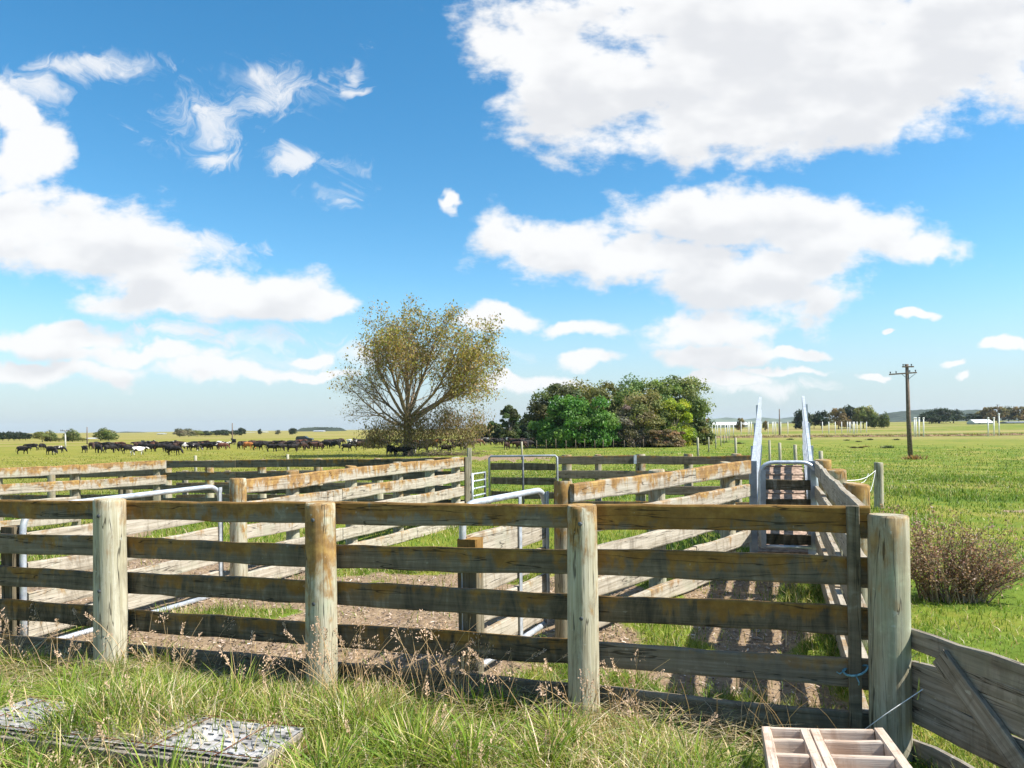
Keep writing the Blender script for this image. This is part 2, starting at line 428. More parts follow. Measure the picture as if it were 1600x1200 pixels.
# ------------------------------------------------------------------ ground sheet
def build_ground():
    angs = np.unique(np.concatenate([np.linspace(-48, 48, 560), np.linspace(48, 312, 90)]))[:-1]
    angs = np.radians(angs)
    rs = np.concatenate([np.arange(0.4, 3, 0.2), np.arange(3, 16, 0.07), np.arange(16, 30, 0.25), np.geomspace(30, 6000, 140)])
    A, R = np.meshgrid(angs, rs)
    x, y = R * np.sin(A), R * np.cos(A)
    z = gz(x, y)
    dm = dirt(x, y)
    z = z - 0.02 * dm + 0.006 * fnoise(x, y, 13, 9) * (R < 16) + 0.010 * dm * fnoise(x, y, 6, 31) * (R < 16)
    V = np.stack([x, y, z], -1).reshape(-1, 3)
    na, nr = len(angs), len(rs)
    i = np.arange(nr - 1)[:, None]; j = np.arange(na)[None, :]; j2 = (j + 1) % na
    Fq = np.stack([i * na + j, (i + 1) * na + j, (i + 1) * na + j2, i * na + j2], -1).reshape(-1, 4)[:, ::-1]
    V = np.concatenate([V, [[0, 0, 0]]]); c = len(V) - 1
    tri = np.stack([np.full(na, c), np.arange(na), (np.arange(na) + 1) % na], -1)[:, ::-1]
    # attribute R = bare earth
    cols = np.zeros((len(V), 3)); cols[:-1, 0] = dm.ravel()
    m, t, out = new_mat('paddock_ground')
    geo = t.n('ShaderNodeNewGeometry'); pos = geo.outputs['Position']
    at = t.n('ShaderNodeAttribute'); at.attribute_name = 'Col'
    sep = t.n('ShaderNodeSeparateColor'); t.l(at.outputs['Color'], sep.inputs[0])
    sp = t.n('ShaderNodeSeparateXYZ'); t.l(pos, sp.inputs[0])
    dist = t.vec('LENGTH', pos)
    n_big = t.noise(pos, 0.02, 4, 0.6, 0.3); n_mid = t.noise(pos, 0.22, 5, 0.62, 0.3); n_small = t.noise(pos, 1.6, 6, 0.65); n_fine = t.noise(pos, 11, 5, 0.7)
    strip = t.noise(t.vec('MULTIPLY', pos, (0.006, 0.045, 1)), 1.0, 4, 0.55)
    tuft = t.noise(t.vec('MULTIPLY', pos, (0.75, 0.75, 1)), 1.0, 4, 0.6, 0.5)
    gcol = t.ramp(t.math('ADD', t.math('ADD', t.math('MULTIPLY', n_mid, 0.4), t.math('MULTIPLY', n_small, 0.25)), t.math('MULTIPLY', tuft, 0.35)), [(0.36, (0.050, 0.095, 0.014)), (0.46, (0.115, 0.170, 0.020)), (0.54, (0.190, 0.205, 0.030)), (0.63, (0.30, 0.245, 0.080))])
    # drier, more yellow to the left where the herd is
    left = t.smooth(t.math('DIVIDE', sp.outputs[0], t.math('MAXIMUM', sp.outputs[1], 1.0)), 0.10, -0.25)
    far = t.smooth(dist, 28, 70)
    gcol = t.mix(t.math('MULTIPLY', t.smooth(n_big, 0.46, 0.62), 0.45), gcol, (0.24, 0.225, 0.05))
    ycol = t.ramp(n_mid, [(0.3, (0.150, 0.165, 0.022)), (0.5, (0.215, 0.205, 0.032)), (0.7, (0.27, 0.225, 0.060))])
    gcol = t.mix(t.math('MULTIPLY', left, t.math('MULTIPLY', far, 0.85)), gcol, ycol)
    # rank, seeded-off grass in bands farther out
    band = t.math('MULTIPLY', t.smooth(strip, 0.45, 0.55), t.smooth(dist, 140, 200))
    gcol = t.mix(t.math('MULTIPLY', band, 0.75), gcol, (0.33, 0.25, 0.11))
    gcol = t.mix(t.math('MULTIPLY', t.smooth(n_fine, 0.5, 0.75), 0.3), gcol, (0.045, 0.075, 0.012))
    dcol = t.ramp(t.math('ADD', t.math('MULTIPLY', n_fine, 0.5), t.math('MULTIPLY', t.noise(pos, 34, 4, 0.7), 0.5)), [(0.32, (0.125, 0.084, 0.050)), (0.48, (0.245, 0.172, 0.108)), (0.6, (0.32, 0.24, 0.155)), (0.74, (0.43, 0.345, 0.24))])
    msk = t.smooth(t.math('ADD', sep.outputs[0], t.math('MULTIPLY', t.math('SUBTRACT', n_fine, 0.5), 0.7)), 0.3, 0.62)
    c = t.mix(msk, gcol, dcol)
    hgt = t.math('ADD', t.math('MULTIPLY', n_small, 0.6), t.math('MULTIPLY', n_fine, 0.5))
    principled(t, out, c, 0.95, 0, hgt, 0.8, 0.06, 0.1)
    me = np_mesh('ground', V, [Fq, tri], cols, True, [m])
    tag(link('ground', me), kind='structure')
build_ground()

# ------------------------------------------------------------------ timber pieces
def topness(me, lo, hi, ax=2):
    n = len(me.vertices); co = np.empty(n * 3, np.float32); me.vertices.foreach_get('co', co)
    z = co.reshape(-1, 3)[:, ax]
    a = me.attributes.new('topness', 'FLOAT', 'POINT'); a.data.foreach_set('value', np.clip((z - lo) / (hi - lo), 0, 1).astype(np.float32))
def board(name, a, b, h, t, parent, mat='board', lichen=0.5, algae=0.0, wear=0.004, up=None):
    """plank with its centre line from a to b, height h, thickness t"""
    a = Vector(a); b = Vector(b); d = b - a; L = d.length
    n = max(2, int(L / 0.16))
    prof = [(-1, -0.86), (-0.8, -1), (0.8, -1), (1, -0.86), (1, 0.86), (0.8, 1), (-0.8, 1), (-1, 0.86)]
    vs = []; r = random.Random(random.random())
    bow = r.uniform(-1, 0.6) * 0.007 * L; w1, w2 = r.uniform(0, 6), r.uniform(2, 5); ph = r.uniform(0, 6)
    for i in range(n + 1):
        s = i / n
        ju, jl = r.uniform(-wear, wear), r.uniform(-wear, wear)
        zc = bow * math.sin(math.pi * s); ju += wear * 0.9 * math.sin(w2 * s * L + w1); jl += wear * 0.7 * math.sin(w2 * 1.7 * s * L + w1 * 2); yc = 0.003 * math.sin(3 * s + ph)
        for (py, pz) in prof:
            vs.append((s * L + (r.uniform(-.004, .004) if i in (0, n) else 0), py * t / 2 + yc, pz * h / 2 + zc + (ju if pz > 0 else jl)))
    fs = []
    for i in range(n):
        for k in range(8):
            k2 = (k + 1) % 8
            fs.append((i * 8 + k, (i + 1) * 8 + k, (i + 1) * 8 + k2, i * 8 + k2))
    fs.append(tuple(range(8))); fs.append(tuple(n * 8 + k for k in reversed(range(8))))
    me = bpy.data.meshes.new(name); me.from_pydata(vs, [], fs); me.materials.append(M[mat]); topness(me, -h * 0.3, h / 2)
    o = link(name, me, parent)
    x = d.normalized(); z = Vector(up) if up else Vector((0, 0, 1))
    y = z.cross(x).normalized(); z = x.cross(y)
    m = Matrix((x, y, z)).transposed().to_4x4(); m.translation = a - (parent.location if parent else Vector())
    o.matrix_local = m
    o.color = (lichen, algae, random.random(), 1)
    return o
def round_post(name, x, y, r, ztop, parent, lichen=0.4, algae=0.1, lean=(0, 0), zbase=None, mat='post'):
    zb = (gzf(x, y) if zbase is None else zbase) - 0.3
    n, k = 60, 12; vs = []; H = ztop - zb; rr = random.Random(random.random())
    p1, p2 = rr.uniform(0, 6), rr.uniform(0, 6)
    wob = [0.018 * math.sin(2 * 2 * math.pi * j / n + p1) + 0.012 * math.sin(5 * 2 * math.pi * j / n + p2) for j in range(n)]
    crack = {int(n * (0.75 + rr.uniform(-.12, .16))): rr.uniform(0.3, 0.9), int(n * (0.75 + rr.uniform(-.2, .22))): rr.uniform(0.1, 0.5)}; tilt = (rr.uniform(-.05, .05), rr.uniform(-.05, .05))
    for i in range(k + 1):
        s = i / k; taper = 1.04 - 0.07 * s
        for j in range(n):
            a = 2 * math.pi * j / n
            q = r * taper * (1 + wob[j] + 0.012 * math.sin(5 * s + p1)) - (0.02 * r if j in crack and s > crack[j] * 0.6 else 0)
            zz = s * H
            if i == k: zz += (math.cos(a) * tilt[0] + math.sin(a) * tilt[1]) * r * 2 - 0.004
            vs.append((math.cos(a) * q + lean[0] * s * H, math.sin(a) * q + lean[1] * s * H, zz))
    top = len(vs)
    for j in range(n):
        a = 2 * math.pi * j / n
        vs.append((math.cos(a) * r * 0.9 + lean[0] * H, math.sin(a) * r * 0.9 + lean[1] * H, H + 0.006 + (math.cos(a) * tilt[0] + math.sin(a) * tilt[1]) * r * 1.9))
    fs = []
    for i in range(k):
        for j in range(n):
            j2 = (j + 1) % n
            fs.append((i * n + j, i * n + j2, (i + 1) * n + j2, (i + 1) * n + j))
    for j in range(n):
        j2 = (j + 1) % n
        fs.append((k * n + j, k * n + j2, top + j2, top + j))
    fs.append(tuple(top + j for j in range(n)))
    me = bpy.data.meshes.new(name); me.from_pydata(vs, [], fs); me.materials.append(M[mat]); topness(me, H * 0.45, H)
    for p in me.polygons[:k * n]: p.use_smooth = True
    o = link(name, me, parent)
    o.location = Vector((x, y, zb)) - (parent.location if parent else Vector())
    o.color = (lichen, algae, rr.random(), 1)
    return o
def square_post(name, x, y, w, d, ztop, rz, parent, lichen=0.4, algae=0.3):
    zb = gzf(x, y) - 0.2
    H = ztop - zb; vs = []; b = 0.008
    ring = [(-w / 2 + b, -d / 2), (w / 2 - b, -d / 2), (w / 2, -d / 2 + b), (w / 2, d / 2 - b), (w / 2 - b, d / 2), (-w / 2 + b, d / 2), (-w / 2, d / 2 - b), (-w / 2, -d / 2 + b)]
    for i in range(7):
        for (px_, py_) in ring: vs.append((px_ + random.uniform(-.003, .003), py_ + random.uniform(-.003, .003), H * i / 6))
    fs = [(i * 8 + k, i * 8 + (k + 1) % 8, (i + 1) * 8 + (k + 1) % 8, (i + 1) * 8 + k) for i in range(6) for k in range(8)]
    fs.append(tuple(48 + k for k in range(8)))
    me = bpy.data.meshes.new(name); me.from_pydata(vs, [], fs); me.materials.append(M['post']); topness(me, H * 0.6, H)
    o = link(name, me, parent); o.location = Vector((x, y, zb)) - parent.location; o.rotation_euler = (0, 0, rz)
    o.color = (lichen, algae, random.random(), 1)
    return o
def pipe(name, pts, r, parent, mat='galv', n=10):
    mb = MB(); base = parent.location if parent else Vector()
    mb.tube([Vector(p) - base for p in pts], r, n)
    return mb.obj(name, M[mat], parent, True)
def arc(p0, p1, p2, n=7):
    p0, p1, p2 = Vector(p0), Vector(p1), Vector(p2)
    return [p0 * (1 - t) ** 2 + p1 * 2 * t * (1 - t) + p2 * t * t for t in [i / n for i in range(n + 1)]]
M['plank'] = plain('dung_caked_plank', (0.34, 0.24, 0.18), 0.95, 0, 16, 0.4, 0.6)
M['galvdark'] = plain('dark_galvanised_channel', (0.34, 0.36, 0.39), 0.55, 0.5, 8, 0.2, 0.1)  # darker grey than the other galvanised steel
M['sheet'] = plain('old_steel_sheet', (0.40, 0.385, 0.38), 0.7, 0.15, 9, 0.4, 0.25)
M['roofdark'] = plain('dark_iron', (0.15, 0.17, 0.19), 0.6, 0, 0.3, 0.15)
# ------------------------------------------------------------------ stockyard fences
SP = 0.27; RH = 0.146; RT = 0.045
def lerp2(A, B, t): return (A[0] + (B[0] - A[0]) * t, A[1] + (B[1] - A[1]) * t)
def rails(fen, A, B, zA, zB, n, cuts=(0, 1), lichen=(0.6,), algae=(0.0,), h=RH, t=RT, sp=SP, off=0.0, mat='board', jit=0.006, wear=0.004):
    dx, dy = B[0] - A[0], B[1] - A[1]; L = math.hypot(dx, dy); nx, ny = -dy / L * off, dx / L * off
    for k in range(n):
        for i in range(len(cuts) - 1):
            t0, t1 = cuts[i] + (0.004 / L if i else 0), cuts[i + 1] - (0.004 / L if i < len(cuts) - 2 else 0)
            a, b = lerp2(A, B, t0), lerp2(A, B, t1)
            za = zA + (zB - zA) * t0 - h / 2 - k * sp; zb = zA + (zB - zA) * t1 - h / 2 - k * sp
            j = random.uniform(-jit, jit); hh = h * random.uniform(0.96, 1.05)
            board('rail', (a[0] + nx, a[1] + ny, za + j), (b[0] + nx, b[1] + ny, zb + random.uniform(-jit, jit)), hh, t, fen, mat,
                  max(0, lichen[min(k, len(lichen) - 1)] + random.uniform(-.22, .12)), min(1, max(0, algae[min(k, len(algae) - 1)] * random.uniform(.72, 1.05))), wear)
def bolt(parent, p, d, r=0.011):
    mb = MB(); p = Vector(p) - parent.location; d = Vector(d).normalized()
    mb.tube([p, p + d * 0.008, p + d * 0.012], [r, r, r * 0.6], 8)
    return mb.obj('bolt', M['darkmetal'], parent)

def front_pt(px):
    s = 54 + 0.0202 * (px - 60)
    Y = F * 0.27 / s
    return (X(px, Y), Y)
FA, FB = front_pt(-75), front_pt(1357)
def ftop(px): return 1.197 + (px - 60) / 1040 * 0.074
def front_t(px):
    p = front_pt(px)
    return math.hypot(p[0] - FA[0], p[1] - FA[1]) / math.hypot(FB[0] - FA[0], FB[1] - FA[1])
fdir = Vector((FB[0] - FA[0], FB[1] - FA[1], 0)).normalized()
fnor = Vector((fdir.y, -fdir.x, 0))              # towards the camera
front = empty('rail_fence', (FA[0], FA[1], 0), 'long five-rail timber yard fence with orange lichen across the whole foreground', 'fence')
rails(front, FA, FB, ftop(-75), ftop(1357), 5, (0, front_t(194), front_t(916), 1), (1.1, 0.75, 0.55, 0.38, 0.25), (0.85, 0.9, 0.92, 0.95, 1.0), wear=0.0045)
# posts on the near side of the rails
for px, r, dz, li in ((194, 0.109, 0.022, 0.22), (516, 0.101, 0.012, 0.7), (915, 0.090, 0.006, 0.5)):
    q = Vector((*front_pt(px), 0)) + fnor * (r + RT / 2 + 0.004)
    z = ftop(px)
    # keep the post where it is seen, a little nearer
    o = round_post('post', q.x, q.y, r, z + dz, front, li, 0.12)
    for k, zz in enumerate((0.085, 0.62)):
        bolt(front, (q.x + fnor.x * (r - .003) + 0.01, q.y + fnor.y * (r - .003), z - zz), fnor, 0.013)
o = round_post('strainer_post', X(1386, 3.80), 3.80, 0.099, P(1386, 806, 3.8).z, front, 0.22, 0.35)
o['label'] = 'thick grey-green corner strainer post with long drying cracks'
for px in (-40,):
    q = Vector((*front_pt(px), 0)) + fnor * 0.12
    round_post('post', q.x, q.y, 0.095, ftop(px) + 0.01, front, 0.6, 0.2)
# upright batten in front of the rails beside the strainer, tied with twine
bq = Vector((*front_pt(1331), 0)) + fnor * 0.045
bt = board('batten', (bq.x, bq.y, 0.03), (bq.x - 0.004, bq.y + 0.004, ftop(1331) + 0.004), 0.062, 0.036, front, 'board', 0.1, 0.85, 0.002, up=(fdir.x, fdir.y, 0))
tw = empty('twine_loop', (bq.x, bq.y, 0.45), 'frayed pale blue twine tied round the upright batten by corner post', 'twine')
def twine(parent, pts, r, mat, name='strand', n=6):
    mb = MB(); mb.tube([Vector(p) - parent.location for p in pts], r, n); return mb.obj(name, M[mat], parent, True)
tz = P(1335, 1045, bq.y).z
u = fdir; cpt = Vector((bq.x, bq.y, tz))
for k in range(3):
    dz = random.uniform(-.008, .008)
    loop = [cpt + u * (0.060 * math.cos(a)) + fnor * (0.034 * math.sin(a)) + Vector((0, 0, dz - 0.026 * max(0, math.sin(a)) + 0.018 * math.cos(a))) for a in [i * 2 * math.pi / 16 for i in range(17)]]
    twine(tw, loop, 0.0045, 'twineblue')
twine(tw, [cpt + u * -0.05 + fnor * 0.03, cpt + u * -0.08 + fnor * 0.045 + Vector((0, 0, -.02)), cpt + u * -0.095 + fnor * 0.04 + Vector((0, 0, -.012))], 0.003, 'twineblue', 'frayed_end')
twine(tw, [cpt + fnor * 0.036 + Vector((0, 0, -.03)), cpt + fnor * 0.05 + u * 0.012 + Vector((0, 0, -.055)), cpt + fnor * 0.045 + u * 0.01 + Vector((0, 0, -.07))], 0.003, 'twineblue', 'frayed_end')

# race: right-hand fence from the corner to the loading ramp
RA, RB = (1.86, 3.90), (3.62, 8.80)
race = empty('rail_fence', (RA[0], RA[1], 0), 'timber race fence running from corner post to right side of loading ramp', 'fence')
rails(race, RA, RB, 1.278, 1.29, 5, (0, 0.36, 0.70, 1), (0.06, 0.06, 0.08, 0.12, 0.15), (0.3, 0.35, 0.35, 0.3, 0.3), h=0.155)
for px, Y, r, yt in ((1337, 5.5, 0.096, 757), (1306, 7.2, 0.094, 735), (1285, 8.75, 0.095, 719)):
    round_post('post', X(px, Y) , Y, r, P(px, yt, Y).z, race, 0.55, 0.35)
# race: left-hand wing funnelling from gate post to ramp
WA, WB = (0.47, 5.88), (2.79, 8.68)
wing = empty('rail_fence', (WA[0], WA[1], 0), 'sunlit slanting timber rails funnelling from square-cut post to left side of ramp', 'fence')
rails(wing, WA, WB, P(893, 756, 5.88).z, P(1172, 720, 8.68).z, 5, (0, 0.60, 1), (0.85, 0.35, 0.2, 0.3, 0.3), (0.0,), h=0.15, t=0.05)
wd = Vector((WB[0] - WA[0], WB[1] - WA[1], 0)).normalized(); wn = Vector((-wd.y, wd.x, 0))
for t_, r in ((0.44, 0.082), (0.90, 0.085)):
    q = lerp2(WA, WB, t_); round_post('post', q[0] + wn.x * 0.11, q[1] + wn.y * 0.11, r, 1.29, wing, 0.25, 0.25)
q = (X(879, 5.95), 5.95)
round_post('post', q[0], q[1], 0.078, P(879, 753, 5.95).z, wing, 0.45, 0.45)

# middle dividing fence running away to the back of the yard
DA, DB = (-3.02, 8.15), (-0.86, 13.4)
mid = empty('rail_fence', (DA[0], DA[1], 0), 'sunlit diagonal timber fence with orange top rail dividing the pens mid-yard', 'fence')
rails(mid, DA, DB, P(388, 748, 8.15).z, P(727, 714.5, 13.4).z, 5, (0, 0.33, 0.68, 1), (0.85, 0.35, 0.25, 0.2, 0.2), (0.0,), h=0.16, t=0.05, sp=0.262)
dd = Vector((DB[0] - DA[0], DB[1] - DA[1], 0)).normalized(); dn = Vector((-dd.y, dd.x, 0))
for t_ in (0.18, 0.40, 0.62, 0.80, 0.97):
    q = lerp2(DA, DB, t_); round_post('post', q[0] + dn.x * 0.11, q[1] + dn.y * 0.11, 0.082, 1.22 - t_ * 0.03, mid, 0.3, 0.25)
round_post('post', X(371, 8.1), 8.1, 0.092, P(371, 748, 8.1).z, mid, 0.55, 0.15)
square_post('end_post', X(733, 13.5), 13.5, 0.07, 0.07, P(733, 700, 13.5).z, 0.3, mid, 0.1, 0.3)
square_post('end_post', X(729, 13.35), 13.35, 0.09, 0.09, P(729, 714, 13.35).z, 0.3, mid, 0.1, 0.6)

# fence along the far left pen
LA, LB = (-9.6, 11.4), (-7.02, 14.9)
lf = empty('rail_fence', (LA[0], LA[1], 0), 'pale weathered rails in broken line at far left of the yard', 'fence')
rails(lf, LA, LB, P(-10, 733.5, 11.8).z, P(248, 720, 14.9).z, 2, (0, 0.62, 1), (0.75, 0.55), (0.0,), h=0.17, t=0.05, jit=0.012, sp=0.30)
rails(lf, LA, LB, P(-10, 733.5, 11.8).z - 0.6, P(248, 720, 14.9).z - 0.6, 2, (0, 0.62), (0.3,), (0.1,), h=0.16, t=0.05, jit=0.02, sp=0.3)
ld = Vector((LB[0] - LA[0], LB[1] - LA[1], 0)).normalized(); ln = Vector((-ld.y, ld.x, 0))
for t_ in (0.33, 0.62, 0.97):
    q = lerp2(LA, LB, t_); square_post('post', q[0] + ln.x * 0.1, q[1] + ln.y * 0.1, 0.12, 0.12, 1.12, 0.2, lf, 0.2, 0.5)
# pen fence behind it, in shade
CA, CB = (-12.2, 17.0), (-7.4, 15.9)
cf = empty('rail_fence', (CA[0], CA[1], 0), 'dark shaded rails seen behind the pale broken rails at far left', 'fence')
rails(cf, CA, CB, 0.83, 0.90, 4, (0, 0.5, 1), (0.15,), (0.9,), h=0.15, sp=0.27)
for px in (75, 110, 186, 196):
    Y = 16.35; round_post('post', X(px, Y), Y + 0.1, 0.08, 0.86, cf, 0.2, 0.5)
# back fence, left run
BA, BB = (X(248, 15.5), 15.5), (X(735, 13.75), 13.75)
bk = empty('rail_fence', (BA[0], BA[1], 0), 'dark back fence of the left pen with round posts below the herd', 'fence')
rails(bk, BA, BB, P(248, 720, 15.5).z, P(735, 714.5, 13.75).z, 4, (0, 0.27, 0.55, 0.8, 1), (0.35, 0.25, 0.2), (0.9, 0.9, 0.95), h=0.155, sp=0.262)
bd = Vector((BB[0] - BA[0], BB[1] - BA[1], 0)).normalized(); bn = Vector((-bd.y, bd.x, 0))
for t_ in (0.015, 0.165, 0.345, 0.53, 0.72, 0.9):
    q = lerp2(BA, BB, t_); zz = P(248, 720, 15.5).z + (P(735, 714.5, 13.75).z - P(248, 720, 15.5).z) * t_
    round_post('post', q[0] + bn.x * 0.12, q[1] + bn.y * 0.12, 0.088, zz - 0.01, bk, 0.6, 0.1)
# second rail line just behind (the neighbouring pen)
NA, NB = (X(275, 17.0), 17.0), (X(640, 16.2), 16.2)
nf = empty('rail_fence', (NA[0], NA[1], 0), 'second low rail line showing through gaps of the dark back fence', 'fence')
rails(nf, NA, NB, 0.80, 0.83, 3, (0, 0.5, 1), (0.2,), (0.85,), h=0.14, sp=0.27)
for t_ in (0.03, 0.22, 0.42, 0.63, 0.85, 0.98):
    q = lerp2(NA, NB, t_); square_post('post', q[0], q[1] + 0.1, 0.11, 0.11, 0.81, 0.1, nf, 0.2, 0.3)
# back fence, right run
EA, EB = (X(868, 13.2), 13.2), (X(1183, 12.75), 12.75)
ef = empty('rail_fence', (EA[0], EA[1], 0), 'dark back fence between steel-framed gate and loading ramp', 'fence')
zE = (P(868, 712, 13.2).z, P(1183, 711.5, 12.75).z)
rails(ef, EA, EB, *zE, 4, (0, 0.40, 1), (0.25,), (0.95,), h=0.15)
for px, r in ((885, 0.09), (934, 0.062), (1000, 0.09), (1075, 0.08), (1150, 0.09)):
    t_ = (px - 868) / 315; q = lerp2(EA, EB, t_); round_post('post', X(px, q[1] + .13), q[1] + 0.13, r, zE[0] + 0.005, ef, 0.3, 0.3)
cl = MB(); qc = lerp2(EA, EB, 0.40); cl.box(Vector((qc[0], qc[1] - 0.034, zE[0] - 0.072)) - ef.location, (0.05, 0.016, 0.15)); cl.obj('joining_plate', M['galv'], ef)

# ------------------------------------------------------------------ gates
def hoop_gate(name, label, A, B, zt, zb, boards, r=0.024, rc=0.22, mids=(), bh=0.15):
    g_ = empty(name, (A[0], A[1], gzf(*A)), label, 'gate')
    A0 = Vector((A[0], A[1], 0)); B0 = Vector((B[0], B[1], 0)); d = (B0 - A0).normalized(); U = Vector((0, 0, 1))
    ta, tb, ba, bb = A0 + U * zt[0], B0 + U * zt[1], A0 + U * zb[0], B0 + U * zb[1]
    s = (tb - ta).normalized()
    pts = [ba] + [ba + U * 0.3] + arc(ta - U * rc, ta, ta + s * rc) + arc(tb - s * rc, tb, tb - U * rc) + [bb]
    pipe('hoop', pts, r, g_)
    pipe('bottom_bar', [ba, bb], r * 0.95, g_)
    n = Vector((d.y, -d.x, 0))
    for m_ in mids:
        a_ = ba + (bb - ba) * m_; b_ = ta + (tb - ta) * m_
        mb = MB(); c = (a_ + b_) / 2; mb.box(c + n * 0.032 - g_.location, (0.045, 0.008, (b_ - a_).length - 0.03), math.atan2(d.y, d.x)); mb.obj('upright', M['galv'], g_)
    for (lo, h_) in boards:
        a_ = A0 + d * 0.03 + U * (lo + h_ / 2); b_ = B0 - d * 0.03 + U * (lo + h_ / 2 + (zt[1] - zt[0]))
        board('rail', a_ , b_ , h_, 0.036, g_, 'board', 0.22, 0.0)
    return g_
e0 = EYE
hoop_gate('hoop_gate', 'galvanised hoop gate with pale timber boards in the left pen', (-3.985, 5.98), (-3.21, 8.08), (e0 - 0.615, e0 - 0.60), (e0 - 1.76, e0 - 1.78),
          [(e0 - 0.965, 0.155), (e0 - 1.21, 0.155), (e0 - 1.455, 0.15), (e0 - 1.68, 0.145)], 0.026, 0.2, (0.985,))
hoop_gate('hoop_gate', 'galvanised hoop gate with pale timber boards in the middle pen', (-0.330, 4.80), (0.262, 6.02), (e0 - 0.50, e0 - 0.505), (e0 - 1.62, e0 - 1.60),
          [(e0 - 0.90, 0.19), (e0 - 1.125, 0.16), (e0 - 1.33, 0.15), (e0 - 1.54, 0.15)], 0.024, 0.17, (0.60, 0.985))
gp = empty('gate_post', (X(18, 6.02), 6.02, 0), 'short squared gate post behind front rails at the left edge', 'post')
square_post('timber', X(20, 6.02), 6.02, 0.135, 0.13, 0.96, -0.3, gp, 0.3, 0.9)
gp = empty('gate_post', (X(731, 4.83), 4.83, 0), 'squared yellow-stained gate post behind front rails in the middle', 'post')
square_post('timber', X(733, 4.83), 4.83, 0.135, 0.13, 1.0, -0.3, gp, 0.6, 0.8)
# steel-framed gate in the back fence
gA, gB = Vector((X(764, 13.45), 13.45, 0)), Vector((X(870, 13.15), 13.15, 0))
sg = empty('framed_gate', gA, 'dark steel-framed gate with three timber boards in back fence', 'gate')
zt0, zt1 = P(764, 713, 13.45).z, P(870, 712, 13.15).z
U = Vector((0, 0, 1))
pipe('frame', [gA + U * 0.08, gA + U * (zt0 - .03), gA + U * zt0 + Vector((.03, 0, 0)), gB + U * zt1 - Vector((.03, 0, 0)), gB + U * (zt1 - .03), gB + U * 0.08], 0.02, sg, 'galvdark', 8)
pipe('bottom_bar', [gA + U * 0.1, gB + U * 0.1], 0.025, sg, 'galv', 8)
pipe('upright', [(gA + gB) / 2 + U * 0.1 + Vector((0, -.045, 0)), (gA + gB) / 2 + U * zt0 + Vector((0, -.045, 0))], 0.02, sg, 'darkmetal', 6)
for k in range(4):
    zc = zt0 - 0.19 - k * 0.255
    if zc > 0.15: board('rail', (gA.x + .03, gA.y, zc), (gB.x - .03, gB.y, zc), 0.125, 0.035, sg, 'board', 0.1, 0.9)
# small pipe gate standing open beside it
pA, pB = Vector((X(737, 13.4), 13.4, 0)), Vector((X(757, 14.1), 14.1, 0))
pg = empty('pipe_gate', pA, 'narrow silver five-bar pipe gate standing open beside end post', 'gate')
ztp, ztq = P(737, 741, 13.4).z, P(757, 738, 14.1).z
pipe('stile', [pA + U * 0.1, pA + U * (ztp + .02)], 0.022, pg); pipe('stile', [pB + U * 0.1, pB + U * (ztq + .02)], 0.022, pg, 'darkmetal')
for k in range(6): pipe('bar', [pA + U * (ztp - k * 0.135), pB + U * (ztq - k * 0.135)], 0.016, pg)

# ------------------------------------------------------------------ loading ramp
rp0 = Vector((2.875, 8.80, 0)); rq0 = Vector((3.515, 8.66, 0))
rdir = Vector((0.346, 0.938, 0)).normalized(); RL = 3.35
rcross = (rq0 - rp0).normalized()
ramp = empty('loading_ramp', (rp0.x, rp0.y, gzf(rp0.x, rp0.y)), 'galvanised cattle loading ramp with tall slatted sides rising from the race', 'loading ramp')
rise = 0.92
